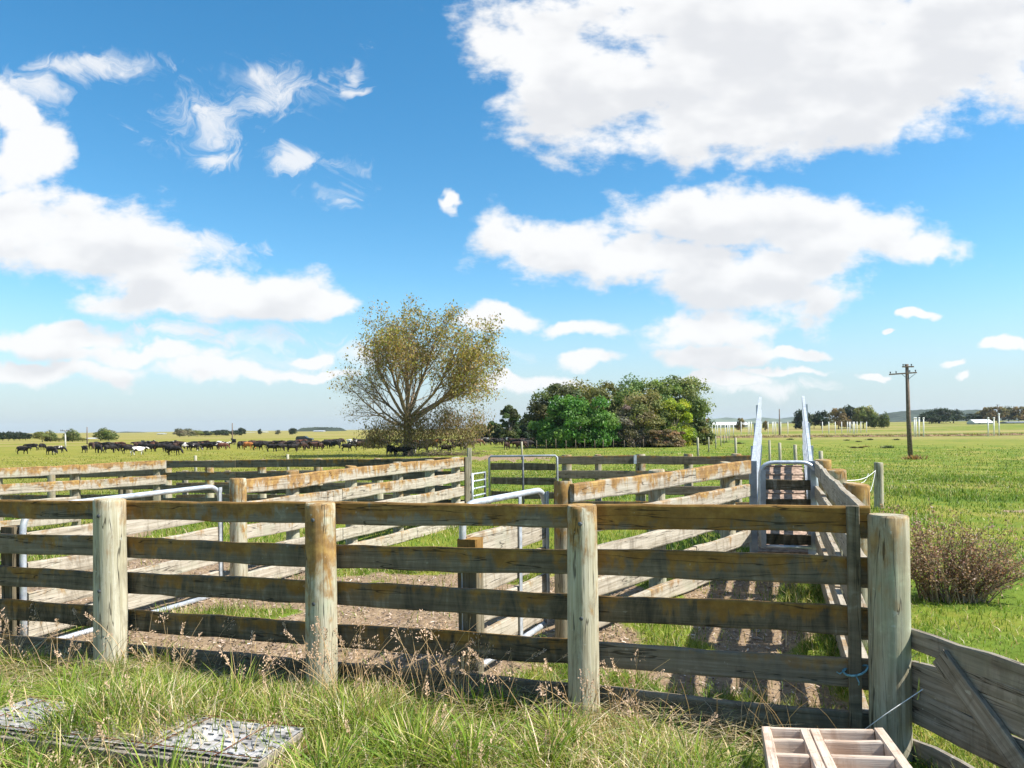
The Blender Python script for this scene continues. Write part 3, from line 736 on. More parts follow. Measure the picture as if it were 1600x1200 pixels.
# dirt-caked floor planks laid across, with treads between
nf_ = 17
for i in range(nf_):
    t0 = i / nf_; s0 = rp0 + rdir * (RL * (t0 + 0.5 / nf_)); z = 0.14 + rise * (t0 + 0.5 / nf_)
    a_ = s0 + rcross * 0.035 + U * z; b_ = s0 + rcross * 0.62 + U * z
    x = (b_ - a_).normalized(); fwd = (rdir * RL + U * rise).normalized()
    board('plank', a_, b_, RL / nf_ * 0.985, 0.04, ramp, 'plank', 0.0, 0.0, 0.002, up=fwd)
    if i % 2 == 0: board('tread', a_ + fwd.cross(x) * -0.03, b_ + fwd.cross(x) * -0.03, 0.045, 0.028, ramp, 'plank', 0.0, 0.2, 0.002, up=fwd)
for side, base in ((0, rp0), (1, rp0 + rcross * 0.655)):
    out_ = rcross * (-1 if side == 0 else 1)
    near = base - rdir * 0.02
    # near upright: folded channel
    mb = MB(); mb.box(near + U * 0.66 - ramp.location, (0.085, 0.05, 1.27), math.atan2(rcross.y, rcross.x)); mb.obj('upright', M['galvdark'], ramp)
    for k, (zo, hh) in enumerate(((1.10, 0.105), (0.90, 0.085), (0.71, 0.085), (0.52, 0.085), (0.33, 0.085))):
        a_ = base + U * (zo + 0.13); b_ = base + rdir * RL + U * (zo + 0.13 + rise - 0.02)
        mb = MB(); c = (a_ + b_) / 2; d_ = b_ - a_
        x = d_.normalized(); yv = U.cross(x).normalized(); zv = x.cross(yv)
        vs = []
        for sx in (0, 1):
            for (sy, sz) in ((-1, -1), (1, -1), (1, 1), (-1, 1)):
                vs.append(a_ + d_ * sx + yv * sy * 0.019 + zv * sz * hh / 2 - ramp.location)
        mb.add(vs, [(0, 3, 2, 1), (4, 5, 6, 7), (0, 1, 5, 4), (1, 2, 6, 5), (2, 3, 7, 6), (3, 0, 4, 7)]); mb.obj('side_bar', M['galv'], ramp)
    for s in (0.33, 0.66, 0.985):
        p_ = base + rdir * RL * s + out_ * 0.04; zz = 0.13 + rise * s
        mb = MB(); mb.box(p_ + U * (zz + 0.50) - ramp.location, (0.04, 0.05, 1.02), math.atan2(rdir.y, rdir.x)); mb.obj('stanchion', M['galv'], ramp)
        mb = MB(); mb.box(p_ + U * (zz / 2 - 0.15) - ramp.location, (0.1, 0.1, zz + 0.25), math.atan2(rdir.y, rdir.x)); mb.obj('leg', M['polewood'], ramp)
rg = hoop_gate('ramp_gate', 'narrow galvanised hoop gate across the foot of loading ramp', (2.905, 8.64), (3.50, 8.50), (e0 - 0.435, e0 - 0.435), (e0 - 1.42, e0 - 1.42), [], 0.022, 0.17)
for zz in (0.64, 0.865, 1.075, 1.28):
    board('rail', (2.95, 8.675, e0 - zz - 0.06), (3.46, 8.555, e0 - zz - 0.06), 0.118, 0.03, rg, 'board', 0.05, 0.98)
for f_ in (0.05, 0.95):
    p_ = Vector((2.905, 8.64, 0)).lerp(Vector((3.50, 8.50, 0)), f_)
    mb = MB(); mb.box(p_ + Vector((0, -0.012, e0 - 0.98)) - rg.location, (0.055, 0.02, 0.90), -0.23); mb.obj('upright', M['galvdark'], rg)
ch = MB(); ch.tube([Vector((3.52, 8.52, 1.12)) - rg.location, Vector((3.525, 8.50, 0.95)) - rg.location, Vector((3.515, 8.50, 0.6)) - rg.location], 0.012, 6); ch.obj('chain', M['galv'], rg)
# ------------------------------------------------------------------ weathered gate hinged on the strainer post, swung towards the viewer
ga = Vector((X(1417, 3.78), 3.78, 0)); gdir = Vector((0.225, -1.0, 0)).normalized()
og = empty('board_gate', ga, 'grey weathered board gate with diagonal brace swung open beside corner strainer post', 'gate')
GL = 1.15
def gboard(z0, h, l0=0.0, l1=GL, t=0.034, side=0.0, nm='board', wear=0.011, **k):
    s = Vector((gdir.y, -gdir.x, 0)) * side   # towards the camera side (left)
    return board(nm, ga + gdir * l0 + s + U * (z0 + h / 2), ga + gdir * l1 + s + U * (z0 + h / 2), h, t, og, 'greyboard', 0.04, 0.25, wear)
gboard(0.575, 0.108); gboard(0.375, 0.155, 0.02); gboard(0.195, 0.178, 0.0, GL, 0.03, -0.005); gboard(-0.06, 0.18, 0.0, GL, 0.03)
gboard(0.50, 0.085, 0.27, GL, 0.03, 0.004)
sv = Vector((gdir.y, -gdir.x, 0)) * 0.037
board('brace', ga + gdir * 0.24 + sv + U * 0.60, ga + gdir * 0.98 + sv + U * 0.02, 0.10, 0.03, og, 'greyboard', 0.05, 0.2, 0.004)
ty = empty('twine_tie', (ga.x - .02, ga.y - 0.05, 0.5), 'thin yellow baling twine hanging between strainer post and grey gate', 'twine')
for k in range(2):
    twine(ty, [ga + Vector((-.045, -.105, .55)), ga + Vector((-.005, -.09, .565 + k * .006)), ga + Vector((.012, -.075, .54)), ga + Vector((.004 + .006 * k, -.085, .45)), ga + Vector((-.004, -.09, .40 - .05 * k)), ga + Vector((-.016, -.10, .37 - .03 * k))], 0.0028, 'twineyellow')
wr = empty('loose_wire', P(1355, 1140, 3.5), 'single slack grey wire slanting across foot of corner strainer post', 'wire')
twine(wr, [P(1340, 1148, 3.55), P(1385, 1115, 3.52), P(1442, 1077, 3.5)], 0.0022, 'ropewhite')

# cords from the lone post to the race posts
lp = empty('fence_post', (X(1372, 14.0), 14.0, gzf(X(1372, 14), 14)), 'lone round fence post in green field right of the race', 'post')
round_post('timber', X(1372, 14.0), 14.0, 0.083, P(1372, 723, 14.0).z, lp, 0.1, 0.25, zbase=P(1372, 791, 14).z)
rc = empty('electric_cord', P(1345, 745, 9), 'white sagging electric fence cord between race posts and lone post', 'cord')
pa = P(1368, 735, 13.92); pb = P(1318, 751, 7.25)
def sag(a, b, s, n=10): return [a.lerp(b, i / n) - U * s * math.sin(math.pi * i / n) for i in range(n + 1)]
twine(rc, sag(pa, pb, 0.06), 0.0045, 'ropewhite')
twine(rc, sag(pa, P(1340, 757, 7.3), 0.25), 0.0035, 'ropewhite')
twine(rc, [P(1357, 740, 12.6), P(1354, 748, 12), P(1350, 753, 11), P(1340, 757, 9)], 0.0035, 'ropewhite')

# ------------------------------------------------------------------ sawn-timber frame on the grass
bxc = Vector((X(1277, 3.5), 3.5, P(1277, 1136, 3.5).z))
bx = empty('timber_tray', (bxc.x + .05, bxc.y - .3, 0.0), 'new pale pine tray with dividers lying in the grass below corner', 'tray')
ax_y = Vector((-0.289, -1.0, 0.137)).normalized()                     # towards the viewer
ax_x = Vector((1, -0.20, 0.075)).normalized(); ax_z = ax_x.cross(-ax_y).normalized()
ax_x = (-ax_y).cross(ax_z).normalized()
W, D, H = 0.50, 0.86, 0.10
def tb(nm, x0, y0, x1, y1, h, t, z=0.0, c=0.05):
    a_ = bxc + ax_x * x0 + ax_y * y0 + ax_z * (z - h / 2); b_ = bxc + ax_x * x1 + ax_y * y1 + ax_z * (z - h / 2)
    return board(nm, a_, b_, h, t, bx, 'newwood', 0.0, 0.0, 0.001, up=ax_z)
tb('side_board', -W / 2, 0, -W / 2, D, 0.17, 0.045); tb('side_board', W / 2, 0, W / 2, D, 0.17, 0.045)
tb('end_board', -W / 2 + .023, 0.02, W / 2 - .023, 0.02, 0.165, 0.035, -0.003); tb('end_board', -W / 2 + .023, D - .02, W / 2 - .023, D - .02, 0.165, 0.035, -0.003)
for xo in (-0.075, -0.03): tb('divider', xo, 0.04, xo, D - .04, 0.10, 0.042, 0.002)
for yo in (0.21, 0.44, 0.66):
    tb('cross_rail', -W / 2 + .023, yo, -0.097, yo, 0.09, 0.034, -0.004); tb('cross_rail', -0.008, yo, W / 2 - .023, yo, 0.09, 0.034, -0.004)
for k in range(5):
    xo = -W / 2 + 0.07 + k * 0.09
    board('base_board', bxc + ax_x * xo + ax_y * 0.04 - ax_z * 0.112, bxc + ax_x * xo + ax_y * (D - .04) - ax_z * 0.112, 0.018, 0.088, bx, 'newwood', 0.0, 0.0, 0.001, up=ax_z)

# ------------------------------------------------------------------ old catwalk along the fence: planks under slotted steel sheet
CWZ = 0.155
def cw(px, py): 
    Y = (EYE - CWZ) * F / (py - hor(px)); return Vector((X(px, Y), Y, CWZ))
k0, k1 = cw(-60, 1073), cw(438, 1135); k2, k3 = cw(400, 1190), cw(-60, 1132)
walk = empty('catwalk', ((k0.x + k2.x) / 2, (k0.y + k2.y) / 2, 0), 'overgrown plank catwalk covered with slotted grey steel sheet in foreground grass', 'catwalk')
long_ = (k2 - k3); wlen = long_.length; lx = long_.normalized(); ly = Vector((-lx.y, lx.x, 0)); wwid = (k1 - k2).dot(ly)
npl = 26
for i in range(npl):
    s = (i + 0.5) / npl * wlen
    a_ = k3 + lx * s - U * 0.026 - ly * 0.015; b_ = a_ + ly * (wwid + 0.02)
    board('plank', a_, b_, 0.036, wlen / npl * 0.95, walk, 'greyboard', 0.0, 0.1, 0.002)
for yo in (0.06, wwid - 0.06):
    board('bearer', k3 + ly * yo - U * 0.10, k3 + lx * wlen + ly * yo - U * 0.10, 0.10, 0.07, walk, 'greyboard', 0.0, 0.4)
# front fascia planks, upright
for i in range(14):
    s = wlen - 0.03 - i * 0.125
    a_ = k3 + lx * s - ly * 0.05 - U * 0.17
    board('fascia_board', a_, a_ + U * 0.158, 0.118, 0.022, walk, 'greyboard', 0.0, 0.15, 0.001, up=lx)
# slotted sheets: a lattice of strips with real slots
def sheet(s0, s1):
    mb = MB(); nx = int((s1 - s0) / 0.075); ny = 7; cx_, cy_ = (s1 - s0) / nx, wwid / ny
    z = 0.004
    for i in range(nx):
        for j in range(ny):
            ox = s0 + i * cx_; oy = j * cy_
            sx0, sx1 = ox + cx_ * 0.25, ox + cx_ * 0.72; sy0, sy1 = oy + cy_ * 0.42, oy + cy_ * 0.58
            if (i + j) % 2: sx0 += cx_ * 0.2; sx1 += cx_ * 0.2
            O = [(ox, oy), (ox + cx_, oy), (ox + cx_, oy + cy_), (ox, oy + cy_)]; I = [(sx0, sy0), (sx1, sy0), (sx1, sy1), (sx0, sy1)]
            pts = [k3 + lx * p[0] + ly * p[1] + U * (z + 0.002 * math.sin(p[0] * 5 + p[1] * 9)) - walk.location for p in O + I]
            lip = [pts[6] + U * 0.006, pts[7] + U * 0.006]
            dn_ = [p - U * 0.012 for p in pts[4:8]]
            mb.add(pts + dn_ + lip, [(0, 1, 5, 4), (1, 2, 6, 5), (2, 3, 7, 6), (3, 0, 4, 7), (4, 5, 9, 8), (5, 6, 10, 9), (6, 7, 11, 10), (7, 4, 8, 11), (7, 6, 12, 13)])
    return mb.obj('slotted_sheet', M['sheet'], walk)
sheet(0.0, wlen * 0.30); sheet(wlen * 0.31, wlen * 0.64); sheet(wlen * 0.65, wlen)
hw = MB()
for i in range(5):
    s = wlen * (0.05 + 0.205 * i); a_ = k3 + lx * s + U * 0.011
    hw.tube([a_ - ly * 0.02, a_ + ly * wwid * 0.5 + lx * 0.03 + U * 0.006, a_ + ly * (wwid + .02) + lx * 0.05], 0.0028, 5)
for yo in (0.005, wwid - 0.005):
    hw.tube([k3 + ly * yo + U * 0.013, k3 + lx * wlen * .5 + ly * (yo + .01) + U * 0.014, k3 + lx * wlen + ly * yo + U * 0.013], 0.0028, 5)
hw.v = [tuple(Vector(v) - walk.location) for v in hw.v]
hw.obj('rusty_wire', M['rust'], walk)
# ------------------------------------------------------------------ grass
def blades(pos, h, w, lean, az, colr, nseg=2):
    """tapering curved strips; pos (N,3)"""
    N = len(pos)
    side = np.stack([-np.sin(az), np.cos(az), np.zeros(N)], -1); ld = np.stack([np.cos(az), np.sin(az), np.zeros(N)], -1)
    tw = rng.uniform(-1.2, 1.2, N)[:, None]
    side = side * np.cos(tw) + ld * np.sin(tw)
    V = np.empty((N, 2 * nseg + 1, 3)); C = np.empty((N, 2 * nseg + 1, 3))
    for k in range(nseg):
        s = k / nseg
        c = pos + ld * (lean * s ** 1.7)[:, None]; c[:, 2] += h * s * (1 - 0.35 * np.clip(lean / h, 0, 1.5) * s)
        ww = (w * (1 - 0.45 * s))[:, None]
        V[:, 2 * k] = c - side * ww / 2; V[:, 2 * k + 1] = c + side * ww / 2
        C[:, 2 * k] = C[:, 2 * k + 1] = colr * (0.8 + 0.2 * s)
    c = pos + ld * lean[:, None]; c[:, 2] += h * (1 - 0.35 * np.clip(lean / h, 0, 1.5))
    V[:, -1] = c; C[:, -1] = colr
    m = 2 * nseg + 1; b = (np.arange(N) * m)[:, None]
    quads = [b + np.array([2 * k, 2 * k + 1, 2 * k + 3, 2 * k + 2]) for k in range(nseg - 1)]
    tri = b + np.array([2 * nseg - 2, 2 * nseg - 1, 2 * nseg])
    return V.reshape(-1, 3), (np.concatenate(quads) if quads else np.empty((0, 4), int)), tri, C.reshape(-1, 3)
def grass_obj(name, label, parts):
    Vs, Qs, Ts, Cs = [], [], [], []; o = 0
    for V, q, t, c in parts:
        Vs.append(V); Qs.append(q + o); Ts.append(t + o); Cs.append(c); o += len(V)
    me = np_mesh(name, np.concatenate(Vs), [np.concatenate(Qs), np.concatenate(Ts)], np.concatenate(Cs), False, [M['grass']])
    return tag(link(name, me), label, 'grass', kind='stuff')
PAL = np.array([(0.080, 0.155, 0.020), (0.140, 0.230, 0.026), (0.220, 0.290, 0.040), (0.32, 0.32, 0.085), (0.58, 0.46, 0.26), (0.72, 0.61, 0.42), (0.38, 0.26, 0.13)])
def pick(N, wts):
    c = PAL[rng.choice(len(PAL), N, p=np.array(wts) / sum(wts))]
    return c * rng.uniform(0.75, 1.25, (N, 1)) * rng.uniform(0.93, 1.07, (N, 3))
def inside_walk(x, y, m=0.0):
    rx, ry = x - k3.x, y - k3.y
    s = rx * lx.x + ry * lx.y; q = rx * ly.x + ry * ly.y
    return (s > -m) & (s < wlen + m) & (q > -m) & (q < wwid + m), s / wlen
def fence_side(x, y):
    """signed distance in front (camera side) of the front fence"""
    return (x - FA[0]) * fnor.x + (y - FA[1]) * fnor.y
def zone(n, x0, x1, y0, y1):
    return rng.uniform(x0, x1, n), rng.uniform(y0, y1, n)
def in_tray(x, y): return (np.abs(x - bxc.x) < 0.27) & (y > bxc.y - 0.9) & (y < bxc.y + 0.03)
# --- tall rank grass between the viewer and the front fence
x, y = zone(260000, -4.4, 3.1, 2.6, 6.1)
fs_ = fence_side(x, y)
inw, sw = inside_walk(x, y, 0.0)
over = (sw > 0.26) & (sw < 0.66)
dens_ = np.where(fs_ > -0.15, 1.0, 0.0) * (0.62 + 0.38 * fnoise(x, y, 3.0, 41))
dens_ = np.where(inw & ~over, 0.07, dens_); dens_ = np.where(inw & over, dens_ * 0.75, dens_)
dens_ = np.where(in_tray(x, y), 0, dens_)
dens_ = np.where(x > 1.0, dens_ * np.where(x > 1.9, 0.35, 0.7), dens_)
keep = rng.uniform(0, 1, len(x)) < dens_ * 0.8
x, y, fs_ = x[keep], y[keep], fs_[keep]; N = len(x)
cl_ = fnoise(x, y, 2.3, 43)
near_f = np.clip(1 - np.abs(fs_) / 0.7, 0, 1)
rt = sstep(0.6, 1.3, x)
h = (0.12 + 0.14 * np.clip(cl_ + 0.3, 0, 1.3)) * rng.uniform(0.5, 1.35, N) * (1 - 0.45 * rt) * (1 - 0.38 * sstep(0.8, 0.0, fs_))
_, sw_ = inside_walk(x, y); h *= np.where((sw_ < 0.28) & (fs_ > 0.5), 0.6, 1.0); h *= np.where((sw_ > 0.66) & (sw_ < 1.0) & (fs_ > 0.9), 0.9, 1.0)
_q = (x - k3.x) * ly.x + (y - k3.y) * ly.y; h *= np.where((_q < 0) & (x < -0.9), 1.3, 1.0)
pos = np.stack([x, y, gz(x, y) - 0.01 + 0.05 * sstep(0.2, 1.0, fs_) * (1 - rt)], -1)
inw2, _ = inside_walk(x, y); pos[inw2, 2] = CWZ - 0.02
dryp = np.clip(0.20 + 0.40 * fnoise(x, y, 1.9, 44) + 0.22 * near_f, 0.05, 0.85) * (1 - 0.85 * rt)
isdry = rng.uniform(0, 1, N) < dryp
c = np.where(isdry[:, None], pick(N, (0, 0, 0.1, 0.8, 3, 3.0, 0.7)), pick(N, (0.8, 2.6, 3.6, 1.8, 0.1, 0, 0))) * 1.18
lean = h * rng.uniform(0.15, 1.1, N); az = rng.uniform(0, 6.283, N)
fg0 = []
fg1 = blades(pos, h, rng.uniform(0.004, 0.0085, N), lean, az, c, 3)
# fallen straw thatch
N = 16000; x, y = zone(N, -4.2, 1.3, 3.2, 6.0); k_ = fence_side(x, y) > -0.1; iw, sw = inside_walk(x, y); k_ &= ~(iw & ((sw < 0.26) | (sw > 0.66))) | (rng.uniform(0, 1, N) < 0.10)
x, y = x[k_], y[k_]; N = len(x)
pos = np.stack([x, y, gz(x, y) + rng.uniform(0.03, 0.14, N)], -1); iw, _ = inside_walk(x, y); pos[iw, 2] = CWZ + 0.01
fg2 = blades(pos, rng.uniform(0.01, 0.07, N), rng.uniform(0.003, 0.005, N), rng.uniform(0.12, 0.32, N), rng.uniform(0, 6.283, N), pick(N, (0, 0, 0.2, 0.8, 3, 3, 1.3)), 3)
# tussocks of long arching blades
tp, th_, tl_, ta_, tcl = [], [], [], [], []
for _ in range(150):
    tx, ty_ = rng.uniform(-3.9, 1.5), rng.uniform(2.9, 5.9)
    f_ = fence_side(np.array(tx), np.array(ty_)); iw_, s_ = inside_walk(np.array(tx), np.array(ty_), 0.04)
    if f_ < 0.04 or (iw_ and not (0.3 < s_ < 0.62)) or in_tray(np.array(tx), np.array(ty_)): continue
    nb = int(rng.integers(50, 130)); rr_ = np.abs(rng.normal(0, 0.05, nb)); aa = rng.uniform(0, 6.283, nb)
    Lb = rng.uniform(0.16, 0.42, nb) * rng.uniform(0.65, 1.1) * (0.75 if f_ < 0.5 else 1.0) * (0.7 if tx > 1.0 else 1.0)
    tp.append(np.stack([tx + rr_ * np.cos(aa), ty_ + rr_ * np.sin(aa), np.full(nb, float(gz(tx, ty_)))], -1)); th_.append(Lb); tl_.append(Lb * rng.uniform(0.2, 1.15, nb)); ta_.append(aa + rng.normal(0, 0.5, nb))
    gsel = rng.uniform() < 0.72
    tcl.append((pick(nb, (1.2, 3, 3.4, 1.4, 0.3, 0.1, 0)) if gsel else pick(nb, (0, 0.3, 0.8, 1.2, 3, 2.5, 0.6))) * 1.22)
tp = np.concatenate(tp); n_t = len(tp)
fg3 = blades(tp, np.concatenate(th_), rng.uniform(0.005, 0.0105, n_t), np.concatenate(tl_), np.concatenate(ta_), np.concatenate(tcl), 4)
grass_obj('rank_grass', 'tall rank green and straw-coloured grass in front of the yard fence', [fg1, fg2, fg3])
# --- seeding stalks
def stalks():
    Vs, Qs, Cs = [], [], []; off = 0
    spots = []
    def at_front(px, d): 
        p = front_pt(px); return p[0] + fnor.x * d, p[1] + fnor.y * d
    for _ in range(90): spots.append((*at_front(rng.uniform(520, 760), rng.uniform(0.08, 0.5)), rng.uniform(0.35, 0.62), rng.uniform(0, 1)))
    for _ in range(110): spots.append((*at_front(rng.uniform(-20, 520), rng.uniform(0.08, 0.6)), rng.uniform(0.28, 0.52), rng.uniform(0, 1)))
    for _ in range(45): spots.append((*at_front(rng.uniform(760, 1010), rng.uniform(0.1, 0.45)), rng.uniform(0.28, 0.5), rng.uniform(0, 1)))
    for _ in range(22): spots.append((*at_front(rng.uniform(1000, 1330), rng.uniform(0.05, 0.3)), rng.uniform(0.25, 0.45), 0.99))
    for _ in range(60): spots.append((rng.uniform(-3.2, 0.9), rng.uniform(3.3, 4.3), rng.uniform(0.25, 0.42), rng.uniform(0, 1)))
    mb = MB(); colv = []
    for (x_, y_, hh, kind) in spots:
        az_ = rng.uniform(0, 6.283); ln_ = hh * rng.uniform(0.05, 0.75); z0 = gzf(x_, y_)
        base = Vector((x_, y_, z0)); d_ = Vector((math.cos(az_), math.sin(az_), 0))
        pts = [base + d_ * ln_ * s ** 1.8 + Vector((0, 0, hh * s * (1 - 0.2 * s * ln_ / hh))) for s in (0, 0.3, 0.55, 0.8, 1.0)]
        colr = np.array((0.62, 0.46, 0.27)) * rng.uniform(0.7, 1.2)
        n0 = len(mb.v); mb.tube(pts, [0.0022, 0.002, 0.0017, 0.0014, 0.001], 3, False)
        colv += [colr] * (len(mb.v) - n0)
        if kind < 0.72:
            # spike or open panicle of seed
            ns = 26; top = pts[-1]; ax = (pts[-1] - pts[-2]).normalized(); sl = rng.uniform(0.06, 0.12); openn = 0.006 if kind < 0.4 else 0.026
            hc = np.array((0.66, 0.47, 0.34)) * rng.uniform(0.6, 1.15)
            for q in range(ns):
                s = q / ns; r_ = openn * (0.4 + math.sin(math.pi * (0.15 + 0.8 * s))) * rng.uniform(0.3, 1.2); a_ = rng.uniform(0, 6.283)
                o1 = ax.orthogonal().normalized(); o2 = ax.cross(o1)
                c_ = top - ax * sl * (1 - s) + (o1 * math.cos(a_) + o2 * math.sin(a_)) * r_
                dd_ = (ax + (o1 * math.cos(a_) + o2 * math.sin(a_)) * 0.7).normalized() * rng.uniform(0.009, 0.016); sd = dd_.orthogonal().normalized() * 0.0032
                n0 = len(mb.v); mb.add([c_ - sd, c_ + dd_ * 0.5 - sd * 1.3, c_ + dd_, c_ + dd_ * 0.5 + sd * 1.3], [(0, 1, 2, 3)])
                colv += [hc * rng.uniform(0.75, 1.25)] * 4
    me = bpy.data.meshes.new('seeding_grass'); me.from_pydata(mb.v, [], mb.f)
    a = me.color_attributes.new('Col', 'FLOAT_COLOR', 'POINT'); cc = np.ones((len(mb.v), 4), np.float32); cc[:, :3] = np.array(colv); a.data.foreach_set('color', cc.ravel())
    me.materials.append(M['grass'])
    tag(link('seeding_grass', me), 'dry seeding grass stalks standing along the foot of front fence', 'grass', kind='stuff')
stalks()
# --- short grazed turf in the yard and the field
def turf(n, rmax, x0):
    r = np.sqrt(rng.uniform(3.2 ** 0.5, rmax ** 0.5, n)) ** 1.0
    r = 3.2 * (rmax / 3.2) ** rng.uniform(0, 1, n) ** 0.85
    a = np.radians(rng.uniform(-39, 39, n))
    return r * np.sin(a), r * np.cos(a), r
x, y, r = turf(420000, 130, 0)
dm = dirt(x, y); fs_ = fence_side(x, y)
p_ = (1 - 0.96 * sstep(0.05, 0.4, dm)) * np.where(fs_ > 0.0, np.where(x > 2.0, 1, 0.05), 1.0) * (0.65 + 0.5 * fnoise(x, y, 1.3, 51)) * (1 - sstep(60, 128, r))
p_ = np.where(in_tray(x, y), 0, p_)
keep = rng.uniform(0, 1, len(x)) < p_; x, y, r = x[keep], y[keep], r[keep]; N = len(x)
yard = (x < 3.4 + 0.35 * (y - 8.7)) & (y < 15)
tus = np.clip(fnoise(x, y, 0.9, 52) + 0.2 + 0.4 * fnoise(x, y, 4.2, 55), 0, 1.4)
edge = sstep(0.0, 0.25, dirt(x, y))
h = rng.uniform(0.025, 0.075, N) * (1 + 0.9 * tus) * np.where(yard, 1.55, 1.1) * (1 + 0.012 * r)
w_ = np.clip(0.0042 * (r / 4) ** 0.85, 0.004, 0.09)
far_l = np.clip(0.25 - (x / np.maximum(y, 1)) * 3, 0, 1) * sstep(16, 38, r)
dryp = np.clip(np.where(yard, 0.36, 0.16) + 0.26 * fnoise(x, y, 0.7, 53) + 0.16 * fnoise(x, y, 0.18, 57) + 0.15 * edge + 0.12 * far_l, 0.02, 0.75)
isdry = rng.uniform(0, 1, N) < dryp
green = np.where((fnoise(x, y, 0.55, 54) > 0.1)[:, None], pick(N, (1.1, 3, 2.6, 1.0, 0, 0, 0)), pick(N, (2.0, 3, 1.6, 0.5, 0, 0, 0)))
c = np.where(isdry[:, None], pick(N, (0, 0, 0.8, 2.6, 2.0, 0.7, 0.5)), green)
c = c * (1 + 0.11 * fnoise(x, y, 0.35, 58) + 0.12 * fnoise(x, y, 0.09, 59))[:, None]
c = c * (1 - 0.6 * far_l[:, None]) + np.array((0.27, 0.245, 0.055)) * 0.6 * far_l[:, None]
pos = np.stack([x, y, gz(x, y) - 0.012], -1)
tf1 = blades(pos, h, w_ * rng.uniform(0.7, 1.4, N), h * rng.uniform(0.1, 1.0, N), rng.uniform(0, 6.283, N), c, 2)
# ragged tufts and dead grass between the trodden parts of the pens
x, y = zone(150000, -3.0, 3.6, 3.9, 9.5); dm = dirt(x, y)
clump = fnoise(x, y, 3.4, 61) + 0.6 * fnoise(x, y, 9.0, 62)
k_ = (fence_side(x, y) < 0.0) & (rng.uniform(0, 1, len(x)) < np.clip(0.9 - 1.15 * dm, 0.03, 1) * np.clip(0.55 + 0.6 * clump, 0.1, 1)) & (x < 1.9 + 0.36 * (y - 3.9))
x, y, clump = x[k_], y[k_], clump[k_]; N = len(x)
isd = rng.uniform(0, 1, N) < np.clip(0.42 - 0.35 * clump, 0.08, 0.85)
c = np.where(isd[:, None], pick(N, (0, 0, 0.4, 1.4, 3, 2, 1.2)), pick(N, (1.4, 3, 2.6, 1.0, 0.1, 0, 0)))
h = rng.uniform(0.03, 0.12, N) * (1 + 0.5 * np.clip(clump, 0, 1.2)) * np.where(isd, 0.7, 1.0)
tf2 = blades(np.stack([x, y, gz(x, y) - 0.015], -1), h, rng.uniform(0.004, 0.008, N), h * rng.uniform(0.2, 1.4, N), rng.uniform(0, 6.283, N), c, 2)
grass_obj('turf', 'short bright green grazed turf in the yard and paddocks', [tf1, tf2])
# --- flecks of bark and dung on the bare yard floor
N = 60000; x, y = zone(N, -7, 3.6, 4.3, 12.5); dm = dirt(x, y); k_ = (rng.uniform(0, 1, N) < dm * np.clip(1.5 - y / 11, 0.15, 1)) & (fence_side(x, y) < -0.02); x, y = x[k_], y[k_]; N = len(x)
az = rng.uniform(0, 6.283, N); L = rng.uniform(0.004, 0.02, N); Wd = L * rng.uniform(0.2, 0.5, N); tl = rng.uniform(-0.4, 0.6, N)
cpos = np.stack([x, y, gz(x, y) - 0.012 + rng.uniform(0, 0.012, N)], -1)
ux = np.stack([np.cos(az), np.sin(az), tl], -1) * L[:, None]; uy = np.stack([-np.sin(az), np.cos(az), rng.uniform(-.4, .4, N)], -1) * Wd[:, None]
V = np.stack([cpos - ux - uy, cpos + ux - uy, cpos + ux + uy, cpos - ux + uy], 1).reshape(-1, 3)
cp = np.array([(0.17, 0.125, 0.095), (0.30, 0.225, 0.175), (0.42, 0.325, 0.255), (0.56, 0.47, 0.38)])[rng.choice(4, N, p=(0.36, 0.34, 0.2, 0.1))] * rng.uniform(0.8, 1.2, (N, 1))
me = np_mesh('bark_litter', V, np.arange(4 * N).reshape(-1, 4), np.repeat(cp, 4, 0), False, [M['chips']])
tag(link('bark_litter', me), 'trodden bark and dung litter on the bare pen floors', 'litter', kind='stuff')

# ------------------------------------------------------------------ woody plants
def leaf_cloud(centers, normals, size, cols, droop=0.0, aspect=0.55):
    """one bent diamond per leaf"""
    N = len(centers)
    r_ = rng.normal(0, 1, (N, 3)); nn = normals + 0.9 * r_; nn /= np.linalg.norm(nn, axis=1, keepdims=True) + 1e-9
    t = np.cross(nn, rng.normal(0, 1, (N, 3))); t /= np.linalg.norm(t, axis=1, keepdims=True) + 1e-9
    t[:, 2] -= droop; b = np.cross(nn, t)
    s = size[:, None]
    V = np.stack([centers - t * s, centers + b * s * aspect, centers + t * s, centers - b * s * aspect], 1).reshape(-1, 3)
    return V, np.arange(4 * N).reshape(-1, 4), np.repeat(cols, 4, 0)
def shades(base, N, var=0.28, hue=0.10):
    b = np.asarray(base, float)
    if b.ndim == 1: b = b[None]
    c = b[rng.integers(0, len(b), N)]
    return np.clip(c * rng.uniform(1 - var, 1 + var, (N, 1)) * rng.uniform(1 - hue, 1 + hue, (N, 3)), 0.004, 0.95)
